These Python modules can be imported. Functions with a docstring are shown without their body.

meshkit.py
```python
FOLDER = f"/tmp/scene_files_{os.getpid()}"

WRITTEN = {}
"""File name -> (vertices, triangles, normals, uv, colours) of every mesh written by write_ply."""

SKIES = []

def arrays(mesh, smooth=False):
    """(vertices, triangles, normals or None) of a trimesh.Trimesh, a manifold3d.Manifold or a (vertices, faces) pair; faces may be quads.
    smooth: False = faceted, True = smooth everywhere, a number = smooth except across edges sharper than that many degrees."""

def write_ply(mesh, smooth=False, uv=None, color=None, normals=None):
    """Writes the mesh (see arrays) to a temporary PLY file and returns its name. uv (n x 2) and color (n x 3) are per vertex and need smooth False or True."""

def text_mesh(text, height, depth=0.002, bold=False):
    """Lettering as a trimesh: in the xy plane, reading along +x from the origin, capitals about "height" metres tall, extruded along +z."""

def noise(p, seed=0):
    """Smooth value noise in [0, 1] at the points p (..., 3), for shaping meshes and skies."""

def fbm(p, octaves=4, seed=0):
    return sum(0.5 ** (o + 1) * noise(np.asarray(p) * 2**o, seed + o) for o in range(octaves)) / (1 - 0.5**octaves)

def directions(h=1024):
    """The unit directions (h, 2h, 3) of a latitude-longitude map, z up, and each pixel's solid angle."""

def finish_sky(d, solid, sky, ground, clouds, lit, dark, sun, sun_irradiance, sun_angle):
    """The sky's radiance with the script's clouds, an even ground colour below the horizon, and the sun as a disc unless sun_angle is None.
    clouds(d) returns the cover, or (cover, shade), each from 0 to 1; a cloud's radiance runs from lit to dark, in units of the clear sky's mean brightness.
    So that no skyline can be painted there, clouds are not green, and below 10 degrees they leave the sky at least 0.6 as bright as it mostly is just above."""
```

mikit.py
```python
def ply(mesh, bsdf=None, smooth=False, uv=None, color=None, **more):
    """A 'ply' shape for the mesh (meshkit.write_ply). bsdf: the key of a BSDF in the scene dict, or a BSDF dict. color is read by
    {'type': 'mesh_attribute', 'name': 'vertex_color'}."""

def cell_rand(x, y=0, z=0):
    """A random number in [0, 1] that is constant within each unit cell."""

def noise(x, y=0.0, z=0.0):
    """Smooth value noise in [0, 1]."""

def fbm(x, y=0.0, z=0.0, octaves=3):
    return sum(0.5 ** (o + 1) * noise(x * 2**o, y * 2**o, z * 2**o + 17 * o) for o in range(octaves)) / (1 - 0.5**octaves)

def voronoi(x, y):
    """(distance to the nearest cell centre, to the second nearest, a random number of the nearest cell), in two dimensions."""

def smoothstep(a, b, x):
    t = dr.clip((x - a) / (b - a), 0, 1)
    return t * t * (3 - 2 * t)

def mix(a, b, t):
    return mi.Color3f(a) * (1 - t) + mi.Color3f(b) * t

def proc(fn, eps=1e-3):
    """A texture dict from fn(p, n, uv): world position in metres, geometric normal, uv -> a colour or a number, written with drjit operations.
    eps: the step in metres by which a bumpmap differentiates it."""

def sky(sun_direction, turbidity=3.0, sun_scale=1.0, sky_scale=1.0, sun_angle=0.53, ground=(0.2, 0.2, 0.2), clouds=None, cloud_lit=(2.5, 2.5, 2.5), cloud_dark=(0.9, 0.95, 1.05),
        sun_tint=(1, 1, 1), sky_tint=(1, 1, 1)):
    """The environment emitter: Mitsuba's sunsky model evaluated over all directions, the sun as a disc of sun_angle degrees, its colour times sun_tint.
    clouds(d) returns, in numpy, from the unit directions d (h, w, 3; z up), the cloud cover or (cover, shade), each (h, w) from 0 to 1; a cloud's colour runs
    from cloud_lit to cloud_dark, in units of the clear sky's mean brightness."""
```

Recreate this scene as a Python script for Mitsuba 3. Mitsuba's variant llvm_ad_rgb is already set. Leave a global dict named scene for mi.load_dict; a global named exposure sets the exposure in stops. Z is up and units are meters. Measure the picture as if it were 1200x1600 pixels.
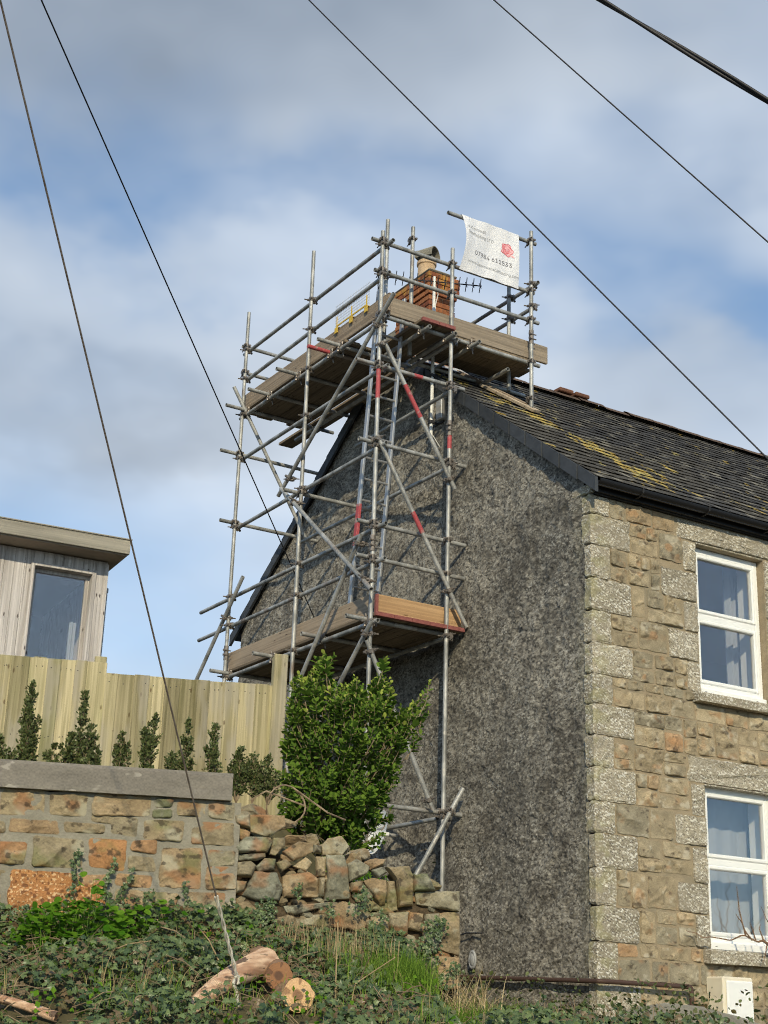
import math, random
import numpy as np
import trimesh
import drjit as dr
import mitsuba as mi
import mikit, meshkit
from mikit import proc, noise, fbm, voronoi, cell_rand, smoothstep, mix

T4 = mi.ScalarTransform4f
scene, labels = {}, {}
exposure = 1.9

# ------------------------------------------------------------------ camera
EYE = np.array([-9.006, -10.718, 1.6])
scene['camera'] = {'type': 'perspective', 'fov': 29.07, 'fov_axis': 'x', 'near_clip': 0.1, 'far_clip': 2000.0,
                   'to_world': T4().look_at(origin=EYE.tolist(), target=(EYE + np.array([0.494, 0.805, 0.3288])).tolist(), up=[-0.200, -0.263, 0.944])}

# ------------------------------------------------------------------ sky and sun
SUN = (-1.0, -1.77, 1.0)


def sstep(a, b, x):
    t = np.clip((np.asarray(x, float) - a) / (b - a), 0, 1)
    return t * t * (3 - 2 * t)


def clouds(d):
    az = np.degrees(np.arctan2(d[..., 1], d[..., 0]))
    a = (az - 58.5 + 180) % 360 - 180
    e = np.degrees(np.arcsin(np.clip(d[..., 2], -1, 1)))
    q = d / np.maximum(d[..., 2:3] + 0.25, 0.05)
    n1 = meshkit.fbm(q * 1.7 + 3.1, 5, 5)
    n2 = meshkit.fbm(q * 4.4 + 9.7, 6, 11)
    n3 = meshkit.fbm(q * 3.1 + 21.0, 5, 23)
    n4 = meshkit.fbm(q * 13.0 + 2.0, 5, 31)
    wa, we = a + (n3 - 0.5) * 20 + (n4 - .5) * 5, e + (n2 - 0.5) * 12 + (n4 - .5) * 4

    def blob(ca, ce, ra, re):
        return np.exp(-((wa - ca) / ra) ** 2 - ((we - ce) / re) ** 2)
    gap = np.clip(1.0 * blob(14, 31.0, 8.0, 3.6) + 0.7 * blob(6, 30.5, 4.0, 2.0) + .6 * blob(1, 31.5, 4, 2.5) + 0.85 * blob(-3.5, 30.3, 5.0, 3.4) + 1.0 * blob(-9.5, 28.3, 5.5, 3.6) + .9 * blob(-16, 26.0, 5.0, 3.0) + .5 * blob(-16, 33, 5, 2.5), 0, 1)
    near = np.exp(-(a / 34) ** 2)
    cover = np.clip(0.34 + 1.5 * (n1 - 0.5) + 0.58 * near + .7 * (n2 - .5), 0.05, 0.95)
    cover = cover * (1 - 0.30 * sstep(22.0, 16.5, e + (n2 - .5) * 8))
    cover = np.clip(cover * (1 - gap * np.clip(.70 + 2.0 * (n2 - .5), .25, .95)) + 0.04, 0, 1)
    high = 1 / (1 + np.exp(-(e - 31.0 + (n3 - 0.5) * 9) / 1.6))
    low = np.exp(-((we - 22.0) / 2.2) ** 2) * sstep(2, 9, a)
    shade = np.clip(0.20 + 0.60 * high + 1.5 * (n3 - 0.5) + .5 * (n2 - .5) + .35 * low, 0, 1)
    return cover, shade


scene['sky'] = mikit.sky(SUN, turbidity=2.2, sun_scale=0.75, sky_scale=1.45, clouds=clouds, sun_tint=(0.88, 0.995, 1.10), sky_tint=(0.88, 0.95, 1.02), cloud_lit=(2.02, 2.23, 2.48), cloud_dark=(.76, .93, 1.17))

# ------------------------------------------------------------------ helpers
rng = np.random.default_rng(7)
counts = {}


def numbered(key):
    if key not in counts:
        counts[key] = 0
        return key
    counts[key] += 1
    return f"{key}_{counts[key]:03d}"


def put(key, shape, **lab):
    k = numbered(key)
    scene[k] = shape
    if lab:
        labels[k] = lab
    return k


def thing(name, label, cat, group=None):
    k = numbered(name)
    labels[k] = {'label': label, 'category': cat}
    if group:
        labels[k]['group'] = group
    return k


def cat(ms):
    """joins (vertices, faces[, uv]) pieces"""
    vs, fs, us, o = [], [], [], 0
    for m in ms:
        v, f = np.asarray(m[0], float), np.asarray(m[1], int)
        if f.shape[1] == 4:
            f = np.vstack([f[:, [0, 1, 2]], f[:, [0, 2, 3]]])
        vs.append(v), fs.append(f + o)
        o += len(v)
        if len(m) > 2 and m[2] is not None:
            us.append(np.asarray(m[2], float))
    return (np.vstack(vs), np.vstack(fs), np.vstack(us) if us else None)


def ply(m, bsdf, smooth=False):
    uv = m[2] if len(m) > 2 else None
    return mikit.ply((m[0], m[1]), bsdf, smooth=smooth, uv=uv)


def const_uv(m, a, b):
    return (m[0], m[1], np.tile([[a, b]], (len(m[0]), 1)))


def rod(p0, p1, r, sides=12, hollow=None, cap=True, r1=None):
    """a straight round bar, or a hollow tube with wall when hollow is its inner radius"""
    p0, p1 = np.asarray(p0, float), np.asarray(p1, float)
    r1 = r if r1 is None else r1
    z = (p1 - p0) / np.linalg.norm(p1 - p0)
    x = np.cross(z, [0, 0, 1] if abs(z[2]) < 0.9 else [1, 0, 0])
    x /= np.linalg.norm(x)
    y = np.cross(z, x)
    t = np.arange(sides) * 2 * np.pi / sides
    ring = np.cos(t)[:, None] * x + np.sin(t)[:, None] * y
    i = np.arange(sides)
    j = (i + 1) % sides
    if hollow:
        v = np.vstack([p0 + ring * r, p1 + ring * r, p1 + ring * hollow, p0 + ring * hollow])
        f = []
        for k in range(4):
            a, b = k * sides, ((k + 1) % 4) * sides
            f.append(np.stack([a + i, a + j, b + j, b + i], 1))
        return v, np.vstack(f)
    v = np.vstack([p0 + ring * r, p1 + ring * r1, [p0, p1]])
    f = [np.stack([i, j, sides + j], 1), np.stack([i, sides + j, sides + i], 1)]
    if cap:
        f += [np.stack([j, i, i * 0 + 2 * sides], 1), np.stack([sides + i, sides + j, i * 0 + 2 * sides + 1], 1)]
    return v, np.vstack(f)


def curve(points, radii, sides=6):
    """a bent round bar through the points"""
    p = np.asarray(points, float)
    n = len(p)
    radii = np.broadcast_to(np.asarray(radii, float), (n,))
    t = np.gradient(p, axis=0)
    t /= np.linalg.norm(t, axis=1, keepdims=True) + 1e-12
    a = np.cross(t, np.where(np.abs(t[:, 2:]) < 0.9, [0, 0, 1.0], [1.0, 0, 0]))
    a /= np.linalg.norm(a, axis=1, keepdims=True) + 1e-12
    b = np.cross(t, a)
    ang = np.arange(sides) * 2 * np.pi / sides
    v = p[:, None] + radii[:, None, None] * (np.cos(ang)[None, :, None] * a[:, None] + np.sin(ang)[None, :, None] * b[:, None])
    i, j = np.meshgrid(np.arange(n - 1), np.arange(sides), indexing='ij')
    q = np.stack([i * sides + j, i * sides + (j + 1) % sides, (i + 1) * sides + (j + 1) % sides, (i + 1) * sides + j], -1).reshape(-1, 4)
    c0, c1 = n * sides, n * sides + 1
    k = np.arange(sides)
    caps = np.vstack([np.stack([(k + 1) % sides, k, k * 0 + c0], 1), np.stack([(n - 1) * sides + k, (n - 1) * sides + (k + 1) % sides, k * 0 + c1], 1)])
    return np.vstack([v.reshape(-1, 3), p[:1], p[-1:]]), np.vstack([q[:, [0, 1, 2]], q[:, [0, 2, 3]], caps])


def box(x0, x1, y0, y1, z0, z1, c=0.0, frame=None):
    """a box with chamfered edges (c > 0); frame = (origin, ax, ay) turns its x, y about"""
    if c <= 0:
        v = np.array([[x, y, z] for x in (x0, x1) for y in (y0, y1) for z in (z0, z1)], float)
        f = np.array([[0, 1, 3, 2], [4, 6, 7, 5], [0, 4, 5, 1], [2, 3, 7, 6], [0, 2, 6, 4], [1, 5, 7, 3]])
    else:
        lo, hi = np.array([x0, y0, z0]), np.array([x1, y1, z1])
        pts = []
        for sx in (0, 1):
            for sy in (0, 1):
                for sz in (0, 1):
                    corner = np.where([sx, sy, sz], hi, lo)
                    inn = np.where([sx, sy, sz], -1, 1) * c
                    for k in range(3):
                        q = corner + inn
                        q[k] = corner[k]
                        pts.append(q)
        h = trimesh.convex.convex_hull(np.array(pts))
        v, f = np.array(h.vertices), np.array(h.faces)
    if frame is not None:
        o, ax, ay = frame
        v = o + v[:, :1] * ax + v[:, 1:2] * ay + v[:, 2:] * np.array([0, 0, 1.0])
    return v, f


def plank(p0, p1, w, t, up=(0, 0, 1), c=0.003):
    """a board from p0 to p1 with its width across 'up' and thickness along 'up'"""
    p0, p1, up = map(lambda a: np.asarray(a, float), (p0, p1, up))
    x = p1 - p0
    L = np.linalg.norm(x)
    x /= L
    y = np.cross(up, x)
    y /= np.linalg.norm(y)
    z = np.cross(x, y)
    v, f = box(0, L, -w / 2, w / 2, -t / 2, t / 2, c)
    return p0 + v[:, :1] * x + v[:, 1:2] * y + v[:, 2:] * z, f


# the garden frame: u along the front garden wall, v into the garden, z up
W0, DU, DV = np.array([-6.149, -1.561, 0.0]), np.array([0.938, -0.3475, 0.0]), np.array([0.3475, 0.938, 0.0])
GF = (W0, DU, DV)


def G(u, v, z):
    return W0 + np.multiply.outer(np.asarray(u, float), DU) + np.multiply.outer(np.asarray(v, float), DV) + np.multiply.outer(np.asarray(z, float), np.array([0, 0, 1.0]))


def leaves(P, N, D, size, tmpl, uvr, seed=0, jit=0.15):
    """one mesh of leaves: P foot points, D lengthwise directions, N face normals"""
    tv, tf = tmpl
    n = len(P)
    D = D / (np.linalg.norm(D, axis=1, keepdims=True) + 1e-9)
    X = np.cross(D, N)
    X /= np.linalg.norm(X, axis=1, keepdims=True) + 1e-9
    Z = np.cross(X, D)
    s = np.asarray(size)[:, None, None]
    v = P[:, None] + s * (tv[None, :, :1] * X[:, None] + tv[None, :, 1:2] * D[:, None] + tv[None, :, 2:] * Z[:, None])
    f = (tf[None] + (np.arange(n) * len(tv))[:, None, None]).reshape(-1, 3)
    uv = np.repeat(uvr, len(tv), axis=0)
    return v.reshape(-1, 3), f, uv


OVAL = (np.array([[0, 0, 0], [.27, .27, .05], [.35, .58, .03], [.22, .86, -.02], [0, 1.0, -.08], [-.22, .86, -.02], [-.35, .58, .03], [-.27, .27, .05], [0, .35, -.03], [0, .7, -.05]], float),
        np.array([[0, 1, 8], [1, 2, 8], [2, 9, 8], [2, 3, 9], [3, 4, 9], [4, 5, 9], [5, 6, 9], [6, 8, 9], [6, 7, 8], [7, 0, 8]]))
IVY = (np.array([[0, 0, 0], [.42, .05, .03], [.3, .35, 0], [.52, .55, -.06], [.22, .62, .0], [0, 1.05, -.1], [-.22, .62, .0], [-.52, .55, -.06], [-.3, .35, 0], [-.42, .05, .03], [0, .4, .06]], float),
       np.array([[0, 1, 10], [1, 2, 10], [2, 3, 10], [3, 4, 10], [4, 5, 10], [5, 6, 10], [6, 7, 10], [7, 8, 10], [8, 9, 10], [9, 0, 10]]))
SMALL = (np.array([[0, 0, 0], [.3, .5, .04], [0, 1, -.05], [-.3, .5, .04]], float), np.array([[0, 1, 2], [0, 2, 3]]))


def unit(a):
    return a / (np.linalg.norm(a, axis=-1, keepdims=True) + 1e-12)


# ------------------------------------------------------------------ materials
def pr(col, rough=0.8, spec=0.3, metal=0.0, **k):
    c = proc(col) if callable(col) else {'type': 'rgb', 'value': list(col)}
    r = proc(rough) if callable(rough) else rough
    return {'type': 'twosided', 'bsdf': {'type': 'principled', 'base_color': c, 'roughness': r, 'specular': spec, 'metallic': metal, **k}}


def bump(col, hfn, rough=0.85, spec=0.3, eps=2e-3, metal=0.0):
    inner = {'type': 'principled', 'base_color': proc(col) if callable(col) else {'type': 'rgb', 'value': list(col)}, 'roughness': rough, 'specular': spec, 'metallic': metal}
    return {'type': 'twosided', 'bsdf': {'type': 'bumpmap', 'arbitrary': proc(hfn, eps), 'scale': 1.0, 'bsdf': inner}}


def gu(p):
    return p.x * 0.938 - p.y * 0.3475


def c_steel(p, n, uv):
    a = fbm(p.x * 9, p.y * 9, p.z * 5)
    b = noise(p.x * 60, p.y * 60, p.z * 22)
    base = mix((.24, .245, .24), (.45, .455, .45), smoothstep(.25, .75, a))
    base = mix(base, (.20, .13, .09), smoothstep(.62, .80, fbm(p.x * 5 + 7, p.y * 5, p.z * 3.5)) * .6)
    base = mix(base, (.52, .50, .46), smoothstep(.66, .74, fbm(p.x * 13 + 3, p.y * 13, p.z * 9, 3)) * .6)
    return base * (.82 + .32 * b)


def c_fit(p, n, uv):
    return mix((.13, .125, .12), (.28, .24, .21), noise(p.x * 40, p.y * 40, p.z * 40))


def wood(lo, hi, knot, fa, fb):
    def fn(p, n, uv):
        a, b = fa(p, uv), fb(p, uv)
        g = fbm(a * 70 + uv.x * 37, b * 1.6 + uv.y * 9, uv.x * 11)
        g2 = noise(a * 210 + uv.x * 19, b * 5, uv.y * 13)
        w = noise(a * 5 + uv.x * 91, b * 3.1 + uv.y * 57)
        d, _, r = voronoi(a * 9 + uv.x * 23, b * 3.2 + uv.y * 41)
        c = mix(lo, hi, dr.clip(smoothstep(.25, .75, g) * .65 + g2 * .2 + (uv.y - .5) * .5 + (w - .5) * .3 + .08, 0, 1))
        return mix(c, knot, dr.select(r > .62, 1 - smoothstep(.035, .085, d), mi.Float(0)) * .85)
    return fn


_fence = wood((.20, .175, .09), (.46, .40, .25), (.11, .07, .03), lambda p, uv: gu(p), lambda p, uv: p.z)


def c_fence(p, n, uv):
    c = _fence(p, n, uv) * (.72 + .56 * uv.y)
    c = mix(c, (.25, .27, .12), smoothstep(.45, .75, fbm(gu(p) * 4 + uv.x * 31, p.z * 1.5, 3.0, 3)) * .3)
    return mix(c, (.34, .31, .26), smoothstep(.52, .75, fbm(gu(p) * 9 + uv.x * 17, p.z * 2.2, 9.0, 4)) * .55)


c_shed = wood((.29, .265, .25), (.62, .58, .56), (.05, .035, .03), lambda p, uv: p.x, lambda p, uv: p.z)
c_fascia = wood((.20, .185, .155), (.38, .35, .29), (.22, .17, .1), lambda p, uv: p.z, lambda p, uv: p.x * .6)
c_boardx = wood((.18, .148, .115), (.37, .305, .235), (.07, .045, .03), lambda p, uv: p.z + p.y * .8, lambda p, uv: p.x * .7)
c_boardy = wood((.16, .125, .095), (.34, .27, .20), (.06, .04, .03), lambda p, uv: p.z + p.x * .8, lambda p, uv: p.y * .7)
c_deck = wood((.11, .088, .066), (.25, .20, .145), (.05, .04, .03), lambda p, uv: p.x, lambda p, uv: p.y * .7)
c_boardo = wood((.31, .185, .095), (.56, .375, .21), (.16, .09, .04), lambda p, uv: p.z + p.y, lambda p, uv: p.x * .6)


def c_gable(p, n, uv):
    y, z = p.y * .66, p.z
    s, t = y * .8 + z * .6, z * .8 - y * .6
    a = fbm(s * 44, t * 36, 3.0, 3)
    b = noise(t * 105, s * 88, 5.0)
    b2 = noise(y * 150 + 3, z * 140, 7.0)
    m = fbm(y * 6, z * 4.5, 9.0, 4)
    L = fbm(y * 1.3, z * .8, 1.0, 3)
    streak = fbm(p.y * 4.5, z * .35, 4.0, 4)
    base = mix((.107, .098, .085), (.285, .266, .230), smoothstep(.28, .72, a * .72 + m * .28))
    base = base * (.52 + .52 * b + .44 * b2) * (.86 + .28 * smoothstep(.25, .75, L))
    base = mix(base, (.085, .082, .077), smoothstep(.54, .72, streak) * .45)
    base = mix(base, (.24, .23, .20), smoothstep(.60, .76, fbm(p.y * 3.2 + 9, z * .5, 14.0, 4)) * .4)
    grit = smoothstep(.64, .80, noise(s * 84 + 40, t * 66, 8.0)) * smoothstep(.30, .62, m)
    base = mix(base, (.47, .455, .41), grit * .55)
    pit = smoothstep(.66, .80, noise(t * 70 + 11, s * 60, 18.0))
    base = mix(base, (.030, .029, .028), pit * .6)
    moss = (1 - smoothstep(.02, .40, p.y + (m - .5) * .5)) * smoothstep(.35, .6, m)
    return mix(base, (.235, .225, .15), moss * .5)


def h_gable(p, n, uv):
    y, z = p.y * .62, p.z
    s, t = y * .8 + z * .6, z * .8 - y * .6
    return .012 * fbm(s * 27, t * 22, 2.0, 3) + .006 * noise(t * 64, s * 55, 1.0)


def c_granite(p, n, uv):
    s = noise(p.x * 62 + p.z * 20, p.y * 62, p.z * 62)
    s2 = noise(p.x * 88 + 9, p.y * 88, p.z * 88 + p.x * 30)
    s3 = noise(p.x * 160 + 9, p.y * 160, p.z * 160)
    m = fbm(p.x * 6, p.y * 6, p.z * 6)
    base = mix((.25, .22, .165), (.40, .36, .28), m) * (.85 + .3 * uv.y) * (.75 + .5 * s3)
    base = mix(base, (.66, .64, .57), smoothstep(.53, .72, s) * .85)
    base = mix(base, (.07, .064, .056), smoothstep(.60, .76, s2) * .65)
    base = mix(base, (.30, .265, .205), smoothstep(.50, .68, fbm(p.x * 5 + 8, p.y * 5, p.z * 5, 3)) * .5)
    lich = smoothstep(.46, .66, fbm(p.x * 9 + 3, p.y * 9, p.z * 9)) * smoothstep(.32, .0, p.x)
    return mix(base, (.31, .295, .15), lich * .45)


def c_stone(p, n, uv):
    """squared rubble: uv.x runs from grey-green over tan to orange, uv.y is the tone"""
    a = fbm(p.x * 13, p.y * 13, p.z * 13, 4)
    b = noise(p.x * 95, p.y * 95, p.z * 95)
    b2 = noise(p.x * 190, p.y * 190, p.z * 190)
    g = mix((.26, .235, .175), (.365, .30, .20), smoothstep(0, .4, uv.x))
    g = mix(g, (.385, .255, .15), smoothstep(.45, .75, uv.x))
    g = mix(g, (.46, .225, .085), smoothstep(.8, .97, uv.x))
    c = g * (.62 + .5 * uv.y) * (.55 + .9 * a) * (.70 + .35 * b + .25 * b2)
    c = mix(c, (.52, .48, .38), smoothstep(.60, .76, fbm(p.x * 9 + 5, p.y * 9, p.z * 9 + uv.y * 9, 4)) * .6)
    c = mix(c, (.36, .19, .09), smoothstep(.60, .78, fbm(p.x * 8 + 25, p.y * 8, p.z * 8 + uv.y * 5)) * .5)
    c = mix(c, (.07, .052, .038), smoothstep(.60, .76, fbm(p.x * 16 + 15, p.y * 16, p.z * 16, 4)) * .7)
    return c


def c_garden(p, n, uv):
    """garden walling stone: browner and rustier than the house"""
    a = fbm(p.x * 11, p.y * 11, p.z * 11, 4)
    b = noise(p.x * 85, p.y * 85, p.z * 85)
    b2 = noise(p.x * 170, p.y * 170, p.z * 170)
    g = mix((.215, .215, .165), (.30, .24, .15), smoothstep(0, .4, uv.x))
    g = mix(g, (.36, .215, .115), smoothstep(.42, .72, uv.x))
    g = mix(g, (.37, .195, .09), smoothstep(.8, .97, uv.x))
    c = g * (.55 + .55 * uv.y) * (.50 + 1.0 * a) * (.66 + .38 * b + .30 * b2)
    c = mix(c, (.40, .385, .29), smoothstep(.56, .72, fbm(p.x * 8 + 5, p.y * 8, p.z * 8 + uv.y * 9, 4)) * .6)
    c = mix(c, (.30, .13, .055), smoothstep(.56, .74, fbm(p.x * 7 + 25, p.y * 7, p.z * 7 + uv.y * 5, 3)) * .6)
    c = mix(c, (.14, .155, .06), smoothstep(.60, .74, fbm(p.x * 6 + 45, p.y * 6, p.z * 6, 4)) * .55)
    return mix(c, (.05, .04, .03), smoothstep(.58, .72, fbm(p.x * 19 + 15, p.y * 19, p.z * 19, 4)) * .75)


def c_orangegrit(p, n, uv):
    b = noise(p.x * 95, p.y * 95, p.z * 70)
    b2 = noise(p.x * 60 + 3, p.y * 60, p.z * 48)
    c = mix((.25, .105, .04), (.46, .23, .09), fbm(p.x * 16, p.y * 16, p.z * 16, 4)) * (.7 + .6 * noise(p.x * 150, p.y * 150, p.z * 150))
    c = mix(c, (.62, .44, .25), smoothstep(.60, .80, b) * .8)
    c = mix(c, (.13, .055, .025), smoothstep(.60, .78, b2) * .8)
    return mix(c, (.33, .27, .18), smoothstep(.55, .72, fbm(p.x * 5 + 9, p.y * 5, p.z * 7, 3)) * .5)


def c_mortar(p, n, uv):
    return mix((.19, .175, .14), (.31, .29, .235), fbm(p.x * 12, p.y * 12, p.z * 12, 4)) * (.85 + .3 * noise(p.x * 120, p.y * 120, p.z * 120))


def c_mortar2(p, n, uv):
    m = fbm(p.x * 4, p.y * 4, p.z * 4, 3)
    c = mix((.25, .20, .135), (.37, .305, .21), fbm(p.x * 14, p.y * 14, p.z * 14, 4)) * (.82 + .36 * noise(p.x * 120, p.y * 120, p.z * 120))
    return mix(c, (.22, .2, .15), smoothstep(.5, .7, m) * .5)


def c_coping(p, n, uv):
    a = fbm(p.x * 4, p.y * 4, p.z * 9, 4)
    c = mix((.13, .12, .105), (.27, .245, .21), a) * (.80 + .40 * noise(p.x * 100, p.y * 100, p.z * 100))
    return mix(c, (.42, .39, .34), smoothstep(.68, .76, fbm(p.x * 11 + 4, p.y * 11, p.z * 16)) * .6)


# crusts of yellow lichen on the slates: x, y, radius
LICHEN = [(.72, 2.45, .30), (.81, 2.05, .30), (.84, 1.80, .22), (.15, 2.65, .20), (.93, 1.28, .25), (1.0, .85, .18), (.95, .58, .28), (1.22, .42, .2), (1.5, .5, .18), (2.57, .39, .15), (2.1, 1.2, .15)]


def c_slate(p, n, uv):
    c = mix((.030, .030, .032), (.052, .051, .050), uv.y) * (.75 + .5 * fbm(p.x * 9, p.y * 9, p.z * 9))
    brown = smoothstep(.42, .66, fbm(p.x * 1.3 + 3, p.y * 1.6, 2.0))
    c = mix(c, (.060, .054, .042), brown * .45)
    pale = smoothstep(.77, .84, noise(p.x * 8, p.y * 11, 6.0))
    c = mix(c, (.20, .19, .16), pale * .65)
    edge = mi.Float(0)
    for lx, ly, lr in LICHEN:
        edge = dr.maximum(edge, dr.exp(-(dr.square((p.x - lx) / lr) + dr.square((p.y - ly) / (lr * 1.7)))))
    lich = smoothstep(.585, .63, fbm(p.x * 8.0, p.y * 4.6, 12.0, 4) * .86 + edge * .25 - .06) * smoothstep(.22, .40, noise(p.x * 30, p.y * 30, 3.0))
    return mix(c, mix((.42, .27, .04), (.30, .28, .11), noise(p.x * 21, p.y * 21)), lich * .85)


def c_brick(p, n, uv):
    a = fbm(p.x * 22, p.y * 22, p.z * 22)
    c = mix((.17, .055, .032), (.33, .135, .06), uv.x) * (.6 + .8 * a)
    l = smoothstep(.5, .66, fbm(p.x * 7, p.y * 7, p.z * 7 + 3)) * smoothstep(10.30, 10.40, p.z)
    return mix(c, (.45, .25, .06), l * .7)


def c_soil(p, n, uv):
    return mix((.045, .034, .022), (.12, .09, .058), fbm(p.x * 12, p.y * 12, p.z * 12, 4)) * (.7 + .6 * noise(p.x * 60, p.y * 60, p.z * 60))


def c_ivy(p, n, uv):
    c = mix((.036, .066, .026), (.14, .19, .068), uv.x)
    return mix(c, (.15, .10, .055), smoothstep(.86, .97, uv.y) * .9)


def c_laurel(p, n, uv):
    c = mix((.055, .115, .020), (.19, .30, .048), uv.x)
    return mix(c, (.36, .42, .085), smoothstep(.72, 1.0, uv.y))


def c_box(p, n, uv):
    c = mix((.032, .050, .016), (.115, .14, .045), uv.x)
    return mix(c, (.11, .08, .035), smoothstep(.8, 1.0, uv.y) * .8)


def c_weed(p, n, uv):
    return mix((.055, .16, .012), (.16, .30, .03), uv.x)


def c_grass(p, n, uv):
    return mix(mix((.10, .20, .028), (.25, .38, .065), uv.x), (.46, .37, .18), smoothstep(.70, .8, uv.y))


def c_dry(p, n, uv):
    return mix((.20, .14, .07), (.52, .41, .24), uv.x)


def c_bark(p, n, uv):
    a = fbm(p.x * 18, p.y * 18, p.z * 18, 4)
    return mix((.10, .06, .04), (.30, .19, .12), a)


def c_peeled(p, n, uv):
    al, ac = gu(p) * .75 + (p.x * .3475 + p.y * .938) * .65, gu(p) * .65 - (p.x * .3475 + p.y * .938) * .75
    a = fbm(al * 6, ac * 40, p.z * 40, 3)
    c = mix((.40, .24, .15), (.66, .47, .32), smoothstep(.25, .75, a))
    c = mix(c, (.30, .15, .09), smoothstep(.52, .66, fbm(al * 5 + 7, ac * 22, p.z * 22, 3)) * .7)
    return mix(c, (.09, .06, .045), smoothstep(.60, .66, fbm(al * 8 + 4, ac * 26, p.z * 26, 4)) * .9)


def c_endgrain(base, ring, heart):
    def fn(p, n, uv):
        r = dr.sqrt(dr.square(uv.x - .5) + dr.square(uv.y - .5)) * 2
        w = noise(uv.x * 5, uv.y * 5) * .25
        rings = .5 + .5 * dr.sin((r + w * .5) * 34)
        ck = smoothstep(.70, .78, noise(dr.atan2(uv.y - .5, uv.x - .5) * 4.3 + 9, r * 1.2)) * smoothstep(.25, .5, r)
        c = mix(mix(base, ring, rings * .34 * noise(uv.x * 7, uv.y * 7) * 1.6 + .3 * noise(uv.x * 9, uv.y * 23)), heart, ck * .7)
        c = mix(c, ring, 0.0 + .25 * noise(uv.x * 60, uv.y * 60))
        return mix(c, heart, (1 - smoothstep(.26, .40, r + w * .5 - .06)) * .8)
    return fn


def c_pot(p, n, uv):
    return mix((.40, .27, .16), (.58, .43, .28), fbm(p.x * 15, p.y * 15, p.z * 15))


def c_ground(p, n, uv):
    return mix((.05, .048, .026), (.13, .11, .062), fbm(p.x * 14, p.y * 6, p.z * 6, 4))


def c_asphalt(p, n, uv):
    return mix((.04, .04, .042), (.07, .07, .072), noise(p.x * 90, p.y * 90, p.z * 90))


def thinleaf(col, trans, rough):
    return {'type': 'principledthin', 'base_color': proc(col), 'roughness': rough, 'spec_trans': 0.0, 'diff_trans': trans, 'eta': 1.45}


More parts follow.
